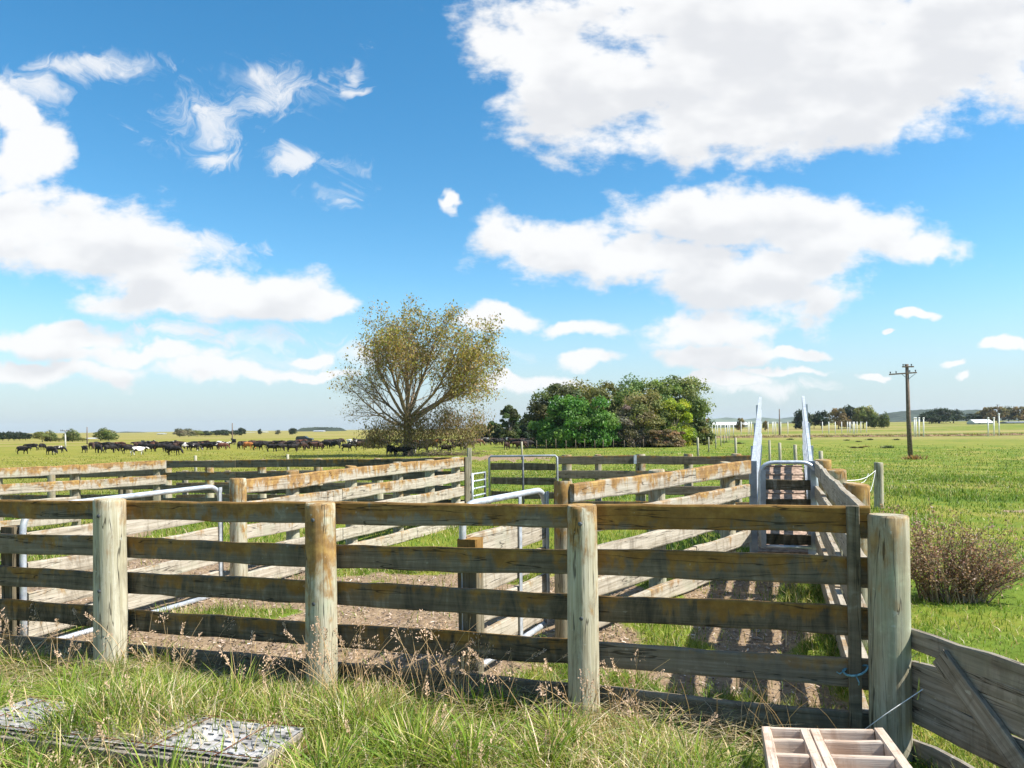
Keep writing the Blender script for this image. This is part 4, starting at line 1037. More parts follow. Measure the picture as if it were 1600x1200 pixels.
def lumpy_crown(w, d, h, z0, nclump, nleaf, lsize, cols, cr=0.30, flat=1.0, gap=0.0, seed=0, skirt=False):
    """leaves in many clumps over an uneven crown; returns V,F,C and the clump centres"""
    r = np.random.default_rng(seed + 100)
    th = r.uniform(0, 6.283, nclump); u_ = r.uniform(-1, 1, nclump); rr = r.uniform(0.45, 1.0, nclump) ** 0.5
    q = np.where(u_ > 0, np.clip(1 - np.abs(u_) ** 2.4, 0, 1) ** 0.5, 1 - 0.22 * u_ ** 2)
    C = np.stack([q * np.cos(th) * w / 2 * rr, q * np.sin(th) * d / 2 * rr, z0 + h / 2 + u_ * h / 2 * rr], -1)
    C *= (1 + 0.10 * r.normal(0, 1, (nclump, 3)) * np.array([1, 1, 0.4]))
    if skirt:
        ns = int(nclump * 0.45); a_ = r.uniform(0, 6.283, ns); q_ = r.uniform(0.3, 0.9, ns) ** 0.5
        C[-ns:] = np.stack([q_ * np.cos(a_) * w / 2, q_ * np.sin(a_) * d / 2, r.uniform(0.25, 0.32 * h, ns)], -1)
    rad_ = cr * min(w, h) * r.uniform(0.45, 1.0, nclump)
    tone = r.uniform(0.72, 1.22, nclump); hue = shades(cols, nclump, 0.12, 0.1)
    k = r.integers(0, nclump, nleaf)
    dirn = r.normal(0, 1, (nleaf, 3)); dirn /= np.linalg.norm(dirn, axis=1, keepdims=True)
    dirn[:, 2] = np.where(dirn[:, 2] < -0.2, -dirn[:, 2] * 0.6, dirn[:, 2])
    rad_l = rad_[k] * r.uniform(0.35, 1.05, nleaf) ** 0.6
    P_ = C[k] + dirn * rad_l[:, None] * np.array([1, 1, flat])
    ctr = np.array([0, 0, z0 + h * 0.45]); nrm = dirn + 0.5 * (P_ - ctr) / (max(w, h) / 2)
    cc = hue[k] * tone[k][:, None] * r.uniform(0.75, 1.25, (nleaf, 1))
    V, Fq, Cc = leaf_cloud(P_, nrm, lsize * r.uniform(0.6, 1.4, nleaf), np.clip(cc, 0.003, 0.9))
    return V, Fq, Cc, C
def limb_mesh(C, base_r, zs, n=14, mat='bark', name='trunk', parent=None, n_side=6, z_bot=-0.3):
    mb = MB(); mb.tube([(0, 0, z_bot), (0.02, 0, zs * 0.5), (0, 0.03, zs)], [base_r * 1.25, base_r, base_r * 0.8], 8)
    for i in range(min(n, len(C))):
        c_ = Vector(C[i]); s_ = Vector((0, 0, zs * random.uniform(0.45, 1.0)))
        m_ = s_.lerp(c_, 0.5) + Vector((random.uniform(-.1, .1), random.uniform(-.1, .1), 0.08)) * c_.length
        mb.tube(arc(s_, m_, c_, 4), [base_r * 0.55, base_r * 0.42, base_r * 0.3, base_r * 0.2, base_r * 0.1], n_side, False)
    return mb.obj(name, M[mat], parent, True)
def bush_tree(name, label, cat, loc, w, d, h, z0, cols, nclump=40, nleaf=7000, ls=0.16, cr=0.3, flat=1.0, seed=0, trunk_r=0.16, group=None, limbs=16, mat='bark'):
    e = empty(name, loc, label, cat, group)
    V, Fq, Cc, C = lumpy_crown(w, d, h, z0, nclump, nleaf, ls, cols, cr, flat, seed=seed, skirt=True)
    link('crown', np_mesh('crown', V, Fq, Cc, False, [M['leaf']]), e)
    limb_mesh(C, trunk_r, max(z0 + h * 0.3, 0.3), limbs, mat, 'trunk', e)
    return e

# --- the big autumn tree among the cattle
def big_tree():
    Y = 84.0; x0 = X(637, Y); z0 = gzf(x0, Y)
    e = empty('autumn_tree', (x0, Y, z0), 'big spreading half-bare autumn tree with olive leaves standing among the cattle', 'tree')
    r = random.Random(5); mb = MB(); tips = []
    def branch(p, d, L, rad_, lvl, nseg):
        pts = [p]; q = p.copy(); dd_ = d.normalized()
        for i in range(nseg):
            bend = Vector((r.uniform(-1, 1), r.uniform(-1, 1), r.uniform(-0.5, 1.0))) * (0.16 if lvl < 3 else 0.3)
            dd_ = (dd_ + bend + Vector((0, 0, 0.05 if lvl < 2 else -0.03))).normalized()
            q = q + dd_ * (L / nseg); pts.append(q.copy())
        rs = [rad_ * (1 - 0.72 * i / nseg) for i in range(nseg + 1)]
        mb.tube(pts, rs, 7 if lvl == 0 else (5 if lvl == 1 else 3), False)
        if lvl >= 3:
            tips.append((pts[-1], lvl)); tips.append((pts[len(pts) // 2], lvl)); return
        nch = (12, 9, 7)[lvl]
        for k in range(nch):
            s = 0.28 + 0.72 * (k + r.random() * 0.7) / nch
            i = min(nseg - 1, int(s * nseg)); f = s * nseg - i
            bp = pts[i].lerp(pts[i + 1], min(1, f)); bd_ = (pts[i + 1] - pts[i]).normalized()
            o1 = bd_.orthogonal().normalized(); o2 = bd_.cross(o1); a = r.uniform(0, 6.283); sp_ = r.uniform(0.45, 0.85)
            nd = bd_ * math.cos(sp_) + (o1 * math.cos(a) + o2 * math.sin(a)) * math.sin(sp_)
            branch(bp, nd, L * r.uniform(0.34, 0.56) * (1.15 - 0.4 * s), rs[i] * r.uniform(0.38, 0.55), lvl + 1, max(3, nseg - 2))
    fork = Vector((-0.1, 0, 3.7))
    mb.tube([(0, 0, -0.4), (0.05, 0, 1.0), (0, 0, 2.4), fork + Vector((0, 0, 0.8))], [0.72, 0.56, 0.50, 0.36], 10, False)
    mains = [(-0.08, 0.05, 1.0, 10.6, 0.36), (0.22, -0.2, 1.0, 10.6, 0.30), (-0.38, 0.2, 0.95, 10.2, 0.30), (-0.75, -0.15, 0.8, 9.4, 0.27), (0.60, 0.3, 0.9, 11.2, 0.30),
             (1.0, -0.1, 0.52, 12.2, 0.34), (-1.0, 0.25, 0.55, 8.6, 0.24), (0.15, 0.65, 0.9, 9.5, 0.26), (-0.2, -0.75, 0.85, 9.0, 0.24), (1.0, 0.4, 0.30, 11.5, 0.26),
             (-1.0, -0.3, 0.22, 8.2, 0.20), (0.85, -0.5, 0.75, 11.4, 0.26), (1.0, -0.35, 0.36, 10.6, 0.24), (-0.9, 0.1, 0.33, 7.6, 0.18)]
    for (dx, dy, dz, L, rr) in mains: rr *= 0.74; L *= 0.95; branch(fork + Vector((r.uniform(-.2, .2), r.uniform(-.2, .2), r.uniform(-0.9, 0.9))), Vector((dx, dy, dz)), L, rr, 0, 7)
    mb.obj('trunk', M['barkbrown'], e, True)
    T = np.array([tuple(t[0]) for t in tips]); n = len(T)
    # leaves thicker on top and on the right side
    wt_ = np.clip(0.13 + 0.95 * sstep(7, 13, T[:, 2]) * sstep(-8, -2, T[:, 0]) + 1.0 * sstep(1.0, 7, T[:, 0]) * sstep(2, 6, T[:, 2]), 0.1, 1.3)
    wt_ = wt_ * np.where(np.random.default_rng(17).random(n) < 0.42, 1.0, 0.10)
    kk = rng.choice(n, 23000, p=wt_ / wt_.sum())
    Pp = T[kk] + rng.normal(0, 0.30, (len(kk), 3)); pal = [(0.29, 0.27, 0.06), (0.35, 0.285, 0.075), (0.24, 0.25, 0.055), (0.36, 0.25, 0.09), (0.28, 0.20, 0.10)]
    tone = (0.75 + 0.5 * np.random.default_rng(3).random(n))[kk][:, None]
    V, Fq, Cc = leaf_cloud(Pp, rng.normal(0, 1, Pp.shape), rng.uniform(0.08, 0.17, len(kk)), shades(pal, len(kk)) * tone, 0.25)
    link('crown', np_mesh('crown', V, Fq, Cc, False, [M['leaf']]), e)
    # brown suckers and hanging dead twigs low round the trunk
    N = 17000
    cs = np.array([(-2.9, 0, 2.5), (-1.2, -0.6, 3.0), (0.4, -0.8, 2.6), (3.6, 0, 2.8), (5.2, 0.5, 3.3), (6.8, 0, 2.4), (2.0, 0.6, 2.4), (-4.0, 0.5, 1.9), (1.2, -0.5, 4.0), (7.8, 0, 3.6), (4.4, -.4, 4.4)])
    k = rng.integers(0, len(cs), N); Pp = cs[k] + rng.normal(0, 1, (N, 3)) * np.array((0.85, 0.85, 0.95)); Pp[:, 2] = np.abs(Pp[:, 2] - 0.9) + 0.9
    V, Fq, Cc = leaf_cloud(Pp, rng.normal(0, 1, Pp.shape), rng.uniform(0.07, 0.17, N), shades([(0.27, 0.20, 0.10), (0.30, 0.21, 0.11), (0.20, 0.19, 0.05), (0.33, 0.25, 0.15)], N), 0.5, 0.3)
    link('suckers', np_mesh('suckers', V, Fq, Cc, False, [M['leaf']]), e)
    # heap of fallen branches
    fb = MB()
    hp = empty('branch_heap', (x0 + 4.2, Y - 1.2, gzf(x0 + 4.2, Y)), 'low brown heap of fallen branches at foot of the autumn tree', 'branches')
    for i in range(220):
        a = r.uniform(0, 6.28); c_ = Vector((r.gauss(0, 2.0), r.gauss(0, 0.5), abs(r.gauss(0, 0.28)))); dv_ = Vector((math.cos(a), math.sin(a) * .5, r.uniform(-.25, .4))) * r.uniform(0.3, 0.9)
        fb.tube([c_ - dv_, c_ + dv_ + Vector((0, 0, r.uniform(-.1, .15)))], [0.035, 0.015], 4, False)
    fb.obj('sticks', M['barkbrown'], hp)
big_tree()
# --- thicket to the right of it
TY = 112.0
def thick(nm, lab, px, Y, topy, wpx, dd_, z0, cols, **k):
    x_ = X(px, Y); zg = gzf(x_, Y); zt = P(px, topy, Y).z
    return bush_tree(nm, lab, k.pop('cat', 'tree'), (x_, Y, zg), wpx / F * Y, dd_, zt - zg - z0, z0, cols, **k)
DG = [(0.058, 0.098, 0.031), (0.081, 0.117, 0.036), (0.111, 0.124, 0.044)]
OL = [(0.182, 0.195, 0.058), (0.227, 0.215, 0.072), (0.143, 0.176, 0.055)]
thick('evergreen_tree', 'dark evergreen tree at the left end of the thicket', 868, TY + 4, 606, 72, 6, 0.6, [(0.085, 0.115, 0.04), (0.11, 0.135, 0.045), (0.14, 0.145, 0.055)], nclump=73, nleaf=26079, ls=0.201, seed=1, cr=0.29)
thick('broadleaf_tree', 'tall olive tree rising at back middle of the thicket', 935, TY + 6, 594, 92, 7, 0.4, OL, nclump=97, nleaf=32600, ls=0.201, seed=2, cr=0.29)
thick('broadleaf_tree', 'dull green tree rising behind the bare grey bush in thicket', 1000, TY + 6, 596, 84, 7, 0.4, [(0.165, 0.234, 0.065), (0.211, 0.265, 0.077), (0.119, 0.196, 0.059)], nclump=97, nleaf=30970, ls=0.201, seed=3, cr=0.29)
thick('bright_bush', 'broad glossy bright green bush at the front of the thicket', 905, TY - 3, 629, 122, 7, 0.55, [(0.098, 0.227, 0.039), (0.124, 0.267, 0.049), (0.163, 0.280, 0.058)], nclump=121, nleaf=48902, ls=0.201, seed=4, cr=0.29, cat='bush')
thick('olive_bush', 'olive and yellowish bush between bright bush and gorse', 1020, TY - 1, 622, 74, 6, 0.6, [(0.234, 0.240, 0.078), (0.286, 0.247, 0.104), (0.182, 0.215, 0.065)], nclump=88, nleaf=29341, ls=0.166, seed=5, cr=0.29, cat='bush')
thick('bare_bush', 'grey leafless bush in the middle of the thicket', 985, TY - 2.6, 640, 50, 4, 0.5, [(0.221, 0.189, 0.143), (0.273, 0.234, 0.182), (0.195, 0.182, 0.104)], nclump=65, nleaf=16951, ls=0.131, seed=6, cr=0.29, cat='bush')
thick('gorse_bush', 'yellow-green gorse bush near right end of the thicket', 1054, TY - 1, 624, 52, 5, 0.4, [(0.286, 0.351, 0.026), (0.364, 0.403, 0.034), (0.208, 0.286, 0.031)], nclump=81, nleaf=29341, ls=0.154, seed=7, cr=0.29, cat='bush')
thick('round_tree', 'large rounded olive tree closing the right end of thicket', 1058, TY + 9, 597, 88, 8, 1.6, [(0.198, 0.242, 0.070), (0.250, 0.281, 0.087), (0.145, 0.196, 0.059)], nclump=113, nleaf=35860, ls=0.201, seed=8, cr=0.29, trunk_r=0.35)
thick('dead_bush', 'reddish brown dead bracken bush at right foot of the thicket', 1040, TY - 5.5, 672, 54, 3, 0.1, [(0.27, 0.19, 0.11), (0.31, 0.22, 0.13), (0.21, 0.16, 0.09)], nclump=44, nleaf=14126, ls=0.142, seed=9, cr=0.4, flat=0.6, cat='bush', trunk_r=0.08)
thick('green_shrub', 'small dark shrub beside the brick chimney building', 1099, TY + 6, 655, 26, 3, 0.1, OL, nclump=31, nleaf=8149, ls=0.177, seed=10, cr=0.3, cat='bush', trunk_r=0.08)
for i, (px, ty, wp) in enumerate(((797, 636, 26), (824, 648, 20), (774, 660, 22), (752, 663, 20), (810, 660, 34))):
    lab = ('dark conical shelter tree between autumn tree and thicket', 'grey-green tree touching left edge of the thicket', 'low dark shelter tree right of the autumn tree', 'shadowed shelter tree behind the autumn tree right side', 'broad dark hedge tree below the conical shelter tree')[i]
    thick('shelter_tree', lab, px, 170 + 3 * i, ty, wp, 6, 0.6, DG if i % 2 == 0 else [(0.078, 0.111, 0.065), (0.065, 0.091, 0.052)], nclump=44, nleaf=12496, ls=0.260, seed=20 + i, cr=0.3, group='shelter trees between autumn tree and thicket')
# --- brown dead weed clump beside the corner
def weed_clump():
    Y = 6.9; cx = X(1478, Y); r = random.Random(8); e = empty('dead_weed', (cx, Y, gzf(cx, Y)), 'brown dead weed clump sprawling in the green grass right of corner post', 'weed')
    mb = MB(); T = []
    # sub-clumps: root x, reach in x, height, stems
    for (bx_, rx0, rx1, H_, n_) in ((-0.12, -0.42, 0.05, 0.90, 34), (0.05, -0.25, 0.22, 0.82, 26), (0.16, 0.05, 0.45, 0.70, 22), (0.22, 0.30, 0.78, 0.60, 16), (-0.05, -0.48, -0.2, 0.62, 10), (0.2, 0.0, 0.5, 0.42, 14)):
        for i in range(n_):
            L = H_ * r.uniform(0.5, 1.05) * (1.12 if r.random() < .12 else 1); dx = r.uniform(rx0, rx1); dy = r.uniform(-.3, .3)
            b = Vector((bx_ + r.uniform(-.12, .12), r.uniform(-.15, .15), 0))
            pts = [b + Vector((dx * s ** 1.4, dy * s, L * s * (1 - .10 * s))) for s in (0, .35, .7, 1)]
            mb.tube(pts, [0.0055, 0.0045, 0.003, 0.0015], 4, False)
            for s in np.linspace(0.22, 1, 12):
                i0 = min(2, int(s * 3)); p_ = pts[i0].lerp(pts[i0 + 1], s * 3 - i0); T.append(p_)
                if r.random() < 0.55:
                    q_ = p_ + Vector((r.uniform(-.09, .09), r.uniform(-.09, .09), r.uniform(0.0, .10))); mb.tube([p_, q_], [0.002, 0.001], 3, False); T.append(q_); T.append(q_)
    mb.obj('stems', M['barkbrown'], e)
    T = np.array([tuple(t) for t in T]); N = 11500; k = rng.integers(0, len(T), N); Pp = T[k] + rng.normal(0, 0.018, (N, 3)); Pp[:, 2] = np.abs(Pp[:, 2])
    V, Fq, Cc = leaf_cloud(Pp, rng.normal(0, 1, (N, 3)), rng.uniform(0.006, 0.0165, N), shades([(0.27, 0.15, 0.11), (0.42, 0.27, 0.20), (0.14, 0.08, 0.065), (0.55, 0.40, 0.31), (0.26, 0.18, 0.11)], N))
    link('seed_heads', np_mesh('seed_heads', V, Fq, Cc, False, [M['leaf']]), e)
weed_clump()
# ------------------------------------------------------------------ cattle
def hide_mat(name, base, patch=None, amount=0.5):
    m, t, out = new_mat(name)
    tc = t.n('ShaderNodeTexCoord'); oi = t.n('ShaderNodeObjectInfo')
    off = t.n('ShaderNodeCombineXYZ'); sd = t.math('MULTIPLY', oi.outputs['Random'], 40)
    for i in range(3): t.l(sd, off.inputs[i])
    v = t.vec('ADD', tc.outputs['Object'], off.outputs[0])
    c = t.mix(t.smooth(t.noise(v, 5, 4, 0.6), 0.3, 0.7), tuple(k * 0.7 for k in base), tuple(k * 1.3 for k in base))
    if patch: c = t.mix(t.smooth(t.noise(v, 1.5, 2, 0.5), amount - 0.02, amount + 0.02), c, patch)
    principled(t, out, c, 0.7)
    return m
HID = {'k': hide_mat('black_hide', (0.012, 0.010, 0.009)), 'b': hide_mat('dark_brown_hide', (0.045, 0.022, 0.014)), 'o': hide_mat('ginger_hide', (0.36, 0.13, 0.035)),
       'w': hide_mat('pied_hide', (0.012, 0.010, 0.010), (0.68, 0.63, 0.58), 0.60), 'W': hide_mat('mostly_white_hide', (0.03, 0.022, 0.02), (0.72, 0.68, 0.62), 0.44), 'r': hide_mat('red_brown_hide', (0.11, 0.04, 0.022))}
def cow_mesh(pose, seed):
    r = random.Random(seed)
    # (x forward, z up) trunk from rump to muzzle
    V, E, R = [], [], []
    def add(p, rr, parent=None):
        V.append(p); R.append(rr); i = len(V) - 1
        if parent is not None: E.append((parent, i))
        return i
    belly = add((0, 0, 0.95), (0.36, 0.36))
    rump1 = add((-0.45, 0, 1.0), (0.34, 0.34), belly); rump = add((-0.82, 0, 1.04), (0.25, 0.26), rump1)
    chest = add((0.42, 0, 0.95), (0.33, 0.36), belly); sh = add((0.66, 0, 1.03), (0.25, 0.30), chest)
    if pose == 'graze': neck = add((0.98, 0, 0.84), (0.15, 0.18), sh); hd = add((1.20, 0, 0.52), (0.12, 0.13), neck); mz = add((1.30, 0, 0.20), (0.075, 0.08), hd)
    elif pose == 'up': neck = add((0.98, 0, 1.22), (0.14, 0.18), sh); hd = add((1.20, 0.02, 1.36), (0.12, 0.13), neck); mz = add((1.50, 0.05, 1.22), (0.075, 0.08), hd)
    else: neck = add((1.00, 0, 1.08), (0.14, 0.18), sh); hd = add((1.26, 0, 1.10), (0.12, 0.13), neck); mz = add((1.54, 0, 0.93), (0.075, 0.08), hd)
    for s in (-1, 1): add((V[hd][0] - 0.07, s * 0.24, V[hd][2] + 0.08), (0.035, 0.05), hd)
    st = 0.16 if pose == 'walk' else 0.05
    for s in (-1, 1):
        f = st * s; kn = add((0.50 + f * .6, s * 0.19, 0.55), (0.10, 0.09), chest); an = add((0.50 + f, s * 0.19, 0.26), (0.055, 0.055), kn); add((0.54 + f, s * 0.19, 0.03), (0.06, 0.06), an)
        f = -st * s; th = add((-0.70 + f * .4, s * 0.19, 0.68), (0.15, 0.12), rump1); hk = add((-0.86 + f, s * 0.18, 0.42), (0.065, 0.06), th); an = add((-0.80 + f, s * 0.18, 0.18), (0.05, 0.05), hk); add((-0.76 + f, s * 0.18, 0.03), (0.06, 0.06), an)
    tl = add((-1.02, 0, 1.02), (0.04, 0.04), rump); t2 = add((-1.10, 0, 0.70), (0.03, 0.03), tl); add((-1.10, 0.02, 0.36), (0.045, 0.045), t2)
    add((-0.42, 0, 0.62), (0.13, 0.13), rump1)
    me = bpy.data.meshes.new('cow_skin'); me.from_pydata(V, E, [])
    o = bpy.data.objects.new('cow_skin', me); col.objects.link(o)
    sk = o.modifiers.new('s', 'SKIN'); sk.use_smooth_shade = True
    o.modifiers.new('d', 'SUBSURF').levels = 1
    for i, sv in enumerate(me.skin_vertices[0].data): sv.radius = R[i]; sv.use_root = (i == 0)
    dg = bpy.context.evaluated_depsgraph_get(); dg.update()
    out = bpy.data.meshes.new_from_object(o.evaluated_get(dg)); out.name = 'cow_body'
    bpy.data.objects.remove(o)
    out.materials.clear(); out.materials.append(HID['k'])
    return out
COWM = [cow_mesh('graze', 1), cow_mesh('walk', 2), cow_mesh('up', 3)]
# (x, y of feet, hide, pose, heading: r right, l left, a away, t towards)
COWS = '''35,710,k,1,r 50,704,k,1,l 66,703,k,0,a 80,711,k,0,r 92,708,w,0,r 132,708,k,1,r 144,701,b,1,r 152,700,b,0,r 154,708,k,0,r 172,708,k,0,r 174,700,k,1,r 188,700,b,1,r 196,705,b,1,r 202,709,k,1,r
216,711,W,1,r 224,704,k,0,r 237,702,r,0,r 234,706,k,1,r 251,706,k,0,r 260,703,k,1,r 266,708,k,0,r 258,699,k,1,l 272,711,k,0,r 280,700,b,1,r 289,704,w,1,r 305,705,w,0,r 300,699,b,1,r 322,704,k,1,r 322,698,b,1,l 334,703,w,0,r
348,703,r,0,r 343,698,W,1,r 365,695,k,2,r 377,702,k,0,a 388,703,o,0,r 402,702,k,0,r 407,699,b,1,r 413,701,k,1,r 420,700,b,1,l 425,706,k,1,r 439,705,k,0,r 445,700,b,1,r 455,699,k,0,r 462,698,b,1,r 473,703,k,0,r
472,697,r,1,l 484,699,w,1,r 493,700,k,0,r 502,701,k,1,r 513,699,k,0,r 515,697,b,1,r 527,697,k,1,r 542,705,k,1,r 546,696,W,1,r 560,697,W,0,r 571,697,b,1,r 581,699,k,1,r 599,698,k,0,r 590,696,b,1,r 622,697,k,1,l
611,713,k,0,a 628,713,k,1,r 646,709,w,1,a 662,707,k,2,r 665,698,b,1,r 650,697,k,0,r 684,697,o,1,r 697,709,k,1,r 715,703,k,0,r 704,696,b,1,r 723,698,k,0,r 733,696,k,1,r 746,697,r,0,r 756,694,W,1,l 763,696,k,0,r
781,696,k,0,r 800,694,b,1,r 792,693,w,1,r 813,696,k,1,r 806,698,k,0,l 828,697,k,1,l 824,701,k,0,r 770,694,b,1,r 533,694,b,0,r 430,697,k,1,r 395,698,b,0,r 310,701,k,1,l 243,699,k,0,r 165,702,k,1,l 182,705,k,0,l'''
SPECIAL = {(35, 710): 'black cow walking alone nearest the left edge of the paddock', (50, 704): 'black cow standing left of the lone grazing cow at far left', (66, 703): 'small black cow seen from behind at far left of paddock',
           (80, 711): 'black cow grazing in front of the pied cow at far left', (92, 708): 'white-patched cow grazing at far left of paddock', (132, 708): 'black cow leading the left end of the dense herd',
           (216, 711): 'mostly white cow walking in front of the herd left part', (272, 711): 'black cow grazing lowest in the herd left of the utility pole', (237, 702): 'red-brown cow behind the mostly white cow',
           (365, 695): 'lone black cow with raised head below the distant pole', (388, 703): 'bright ginger cow in the herd right of distant pole', (425, 706): 'black cow grazing in front of herd below the dark car left',
           (439, 705): 'black cow just right of another in front of herd middle', (542, 705): 'black cow walking apart in front of the herd left of tree', (611, 713): 'black cow seen from behind left of the tree trunk',
           (628, 713): 'black cow partly hidden by the autumn tree trunk', (646, 709): 'pied cow in shade just right of the tree trunk', (662, 707): 'black cow with raised head under the autumn tree',
           (684, 697): 'ginger cow behind the black cattle under the autumn tree', (697, 709): 'large black cow at right edge of the tree shade', (715, 703): 'black cow behind the large one at right of tree shade',
           (746, 697): 'red-brown cow grazing right of the autumn tree', (756, 694): 'pale cow farther off right of the autumn tree', (473, 703): 'black cow grazing directly below the dark car', (484, 699): 'white-patched cow right below the dark car',
           (348, 703): 'red-brown cow just left of the distant pole foot', (343, 698): 'mostly white cow left of the distant pole', (560, 697): 'pale cow grazing left of the autumn tree', (546, 696): 'white and brown cow left of the autumn tree',
           (824, 701): 'black cow at the left foot of the thicket', (792, 693): 'pied cow standing far off below the conical shelter tree', (472, 697): 'red-brown cow facing left below the dark car',
           (289, 704): 'pied cow walking mid-herd left of the pole', (305, 705): 'pied cow grazing mid-herd left of the pole', (334, 703): 'pied cow grazing nearest left of the red-brown cow by pole'}
ZONES = [(120, 275, 'in the dense left part of the herd'), (275, 375, 'in the herd left of the distant pole'), (375, 480, 'in the herd between pole and dark car'), (480, 640, 'in the herd between car and tree'),
         (640, 745, 'beyond the autumn tree'), (745, 900, 'between tree and thicket')]
_r = random.Random(99)
for _ in range(85):
    _x = _r.choice((_r.randint(140, 835), _r.randint(140, 600), _r.randint(560, 835)))
    COWS += ' %d,%d,%s,%d,%s' % (_x, _r.choice((694, 695, 696, 697, 698, 699, 701, 703) if _x > 500 else (698, 699, 700, 701, 702, 704, 706)), _r.choice('kkkkkbbbrw'), _r.choice((0, 0, 1, 2)), _r.choice('rrrrlat'))
for ent in COWS.split():
    px, py, hd_, ps, fc = ent.split(','); px = int(px); py = int(py); ps = int(ps)
    Y = depth_at(px, py, 3.07); x_ = X(px, Y)
    o = link('cow', COWM[ps], None, (x_, Y, gzf(x_, Y) - 0.02))
    a = {'r': 0, 'l': 180, 'a': 80, 't': -80}[fc] + random.uniform(-24, 24)
    if fc == 'r' and random.random() < 0.22: a += random.choice((150, 40, -40))
    o.rotation_euler = (0, 0, rad(a)); s = random.uniform(0.82, 1.0); o.scale = (s, s, s)
    o.material_slots[0].link = 'OBJECT'; o.material_slots[0].material = HID[hd_]
    cname = {'k': 'black', 'b': 'dark brown', 'o': 'ginger', 'w': 'pied', 'W': 'mostly white', 'r': 'red-brown'}[hd_]
    if (px, py) in SPECIAL: tag(o, SPECIAL[(px, py)], 'cow', 'cattle herd grazing across the left paddock')
    else:
        z = [q for q in ZONES if q[0] <= px < q[1]][0]
        row = 'along the front edge of ' if py >= 703 else 'in the middle row of ' if py >= 699 else 'along the far edge of '
        zz_ = row + 'the herd ' + z[2].replace('in the herd ', '').replace('in the dense left part of the herd', 'in its dense left part')
        tag(o, cname + ' cow ' + zz_, 'cow', cname + ' cows ' + zz_)

ORD = 'first second third fourth fifth sixth seventh eighth ninth tenth eleventh twelfth thirteenth fourteenth fifteenth'.split()
# ------------------------------------------------------------------ wire-fence posts across the paddock
def small_post(px, ytop, ybot, label, group, drop=None, r=0.06, mat='post', Y=None):
    if Y is None: Y = max(8.0, depth_at(px, ybot, 3.0))
    x_ = X(px, Y); zg = gzf(x_, Y); zt = P(px, ytop, Y).z
    mb = MB(); H_ = max(zt - zg, 0.5)
    mb.tube([(0, 0, -0.2), (0.01, 0, H_ * .5), (0.0, 0.01, H_), (0, 0.01, H_ + 0.01)], [r * 1.05, r, r * 0.97, r * 0.6], 8)
    o = mb.obj('fence_post', M[mat], None, True, (x_, Y, zg)); o.color = (0.1, 0.2, random.random(), 1)
    tag(o, label, 'post', group); return o
for px, yt, yb, Yv, lab in ((1202, 688, 709, 44, 'thin fence post inside the ramp opening, leftmost and farthest'), (1218, 692, 717, 36, 'thin fence post in the middle of the ramp opening'), (1242, 695, 725, 30, 'thin fence post at right inside the ramp opening'),
                         (1282, 705, 726, 24, 'short fence post just right of the ramp side'), (1149, 684, 702, 58, 'thin fence post left of the ramp in green field'), (1090, 684, 700, 66, 'stout fence post right of the thicket')):
    small_post(px, yt, yb, lab, 'posts of the wire fence behind the ramp', Y=Yv, r=0.075 if px > 1200 else 0.1)
for i, px in enumerate((1107, 1118, 1126, 1131, 1135, 1139)):
    small_post(px, 683 - i * 1.2, 692 - i, ORD[i] + ' small grey post from thicket in row receding left of ramp', 'receding post row left of ramp', Y=85 + i * 13, r=0.08)
for px, yt, yb, lab in ((815, 690, 707, 'yellow-grey fence post left of the thicket foot'), (449, 710, 727, 'short pale post just above the dark back fence'), (305, 712, 728, 'thin dark post above the left back fence')):
    small_post(px, yt, yb, lab, 'single posts in the herd paddock', Y=70 if px > 800 else 48, r=0.09)
for i, px in enumerate((838, 853, 868, 884, 899, 913, 929, 942, 958, 975, 990, 1005)):
    small_post(px, 688 - (i % 3), 700, ORD[i] + ' thin dark fence post from left along the thicket front', 'fence posts along the thicket', Y=104, r=0.055, mat='polewood')
# tall white marker posts across the farther field
WP = [1110, 1113, 1118, 1121, 1126, 1133, 1137, 1140, 1146, 1158, 1169, 1171, 1174, 1189, 1200, 1207, 1209, 1212, 1217, 1220, 1231, 1263, 1285, 1295, 1305, 1315, 1324, 1327, 1329, 1333, 1335, 1339, 1345, 1354]
def WPG(px): return [q for q in WP if (q < 1180) == (px < 1180) and (q < 1255) == (px < 1255)]
for i, px in enumerate(WP):
    Y = 222 + (i * 37 % 17); x_ = X(px, Y); zg = gzf(x_, Y); h_ = P(px, 659 if px > 1150 else 663, Y).z - zg
    mb = MB(); mb.tube([(0, 0, -.2), (0, 0, h_)], 0.115, 6); o = mb.obj('white_post', M['whitepost'], None, True, (x_, Y, zg))
    tag(o, ORD[WPG(px).index(px)] + ' tall white post from its left end ' + ('left of the ramp in the far field' if px < 1180 else 'seen through the ramp sides in far field' if px < 1255 else 'in far field between ramp and utility pole'), 'post', 'tall white posts ' + ('left of the ramp' if px < 1180 else 'seen through the ramp' if px < 1255 else 'right of the ramp'))
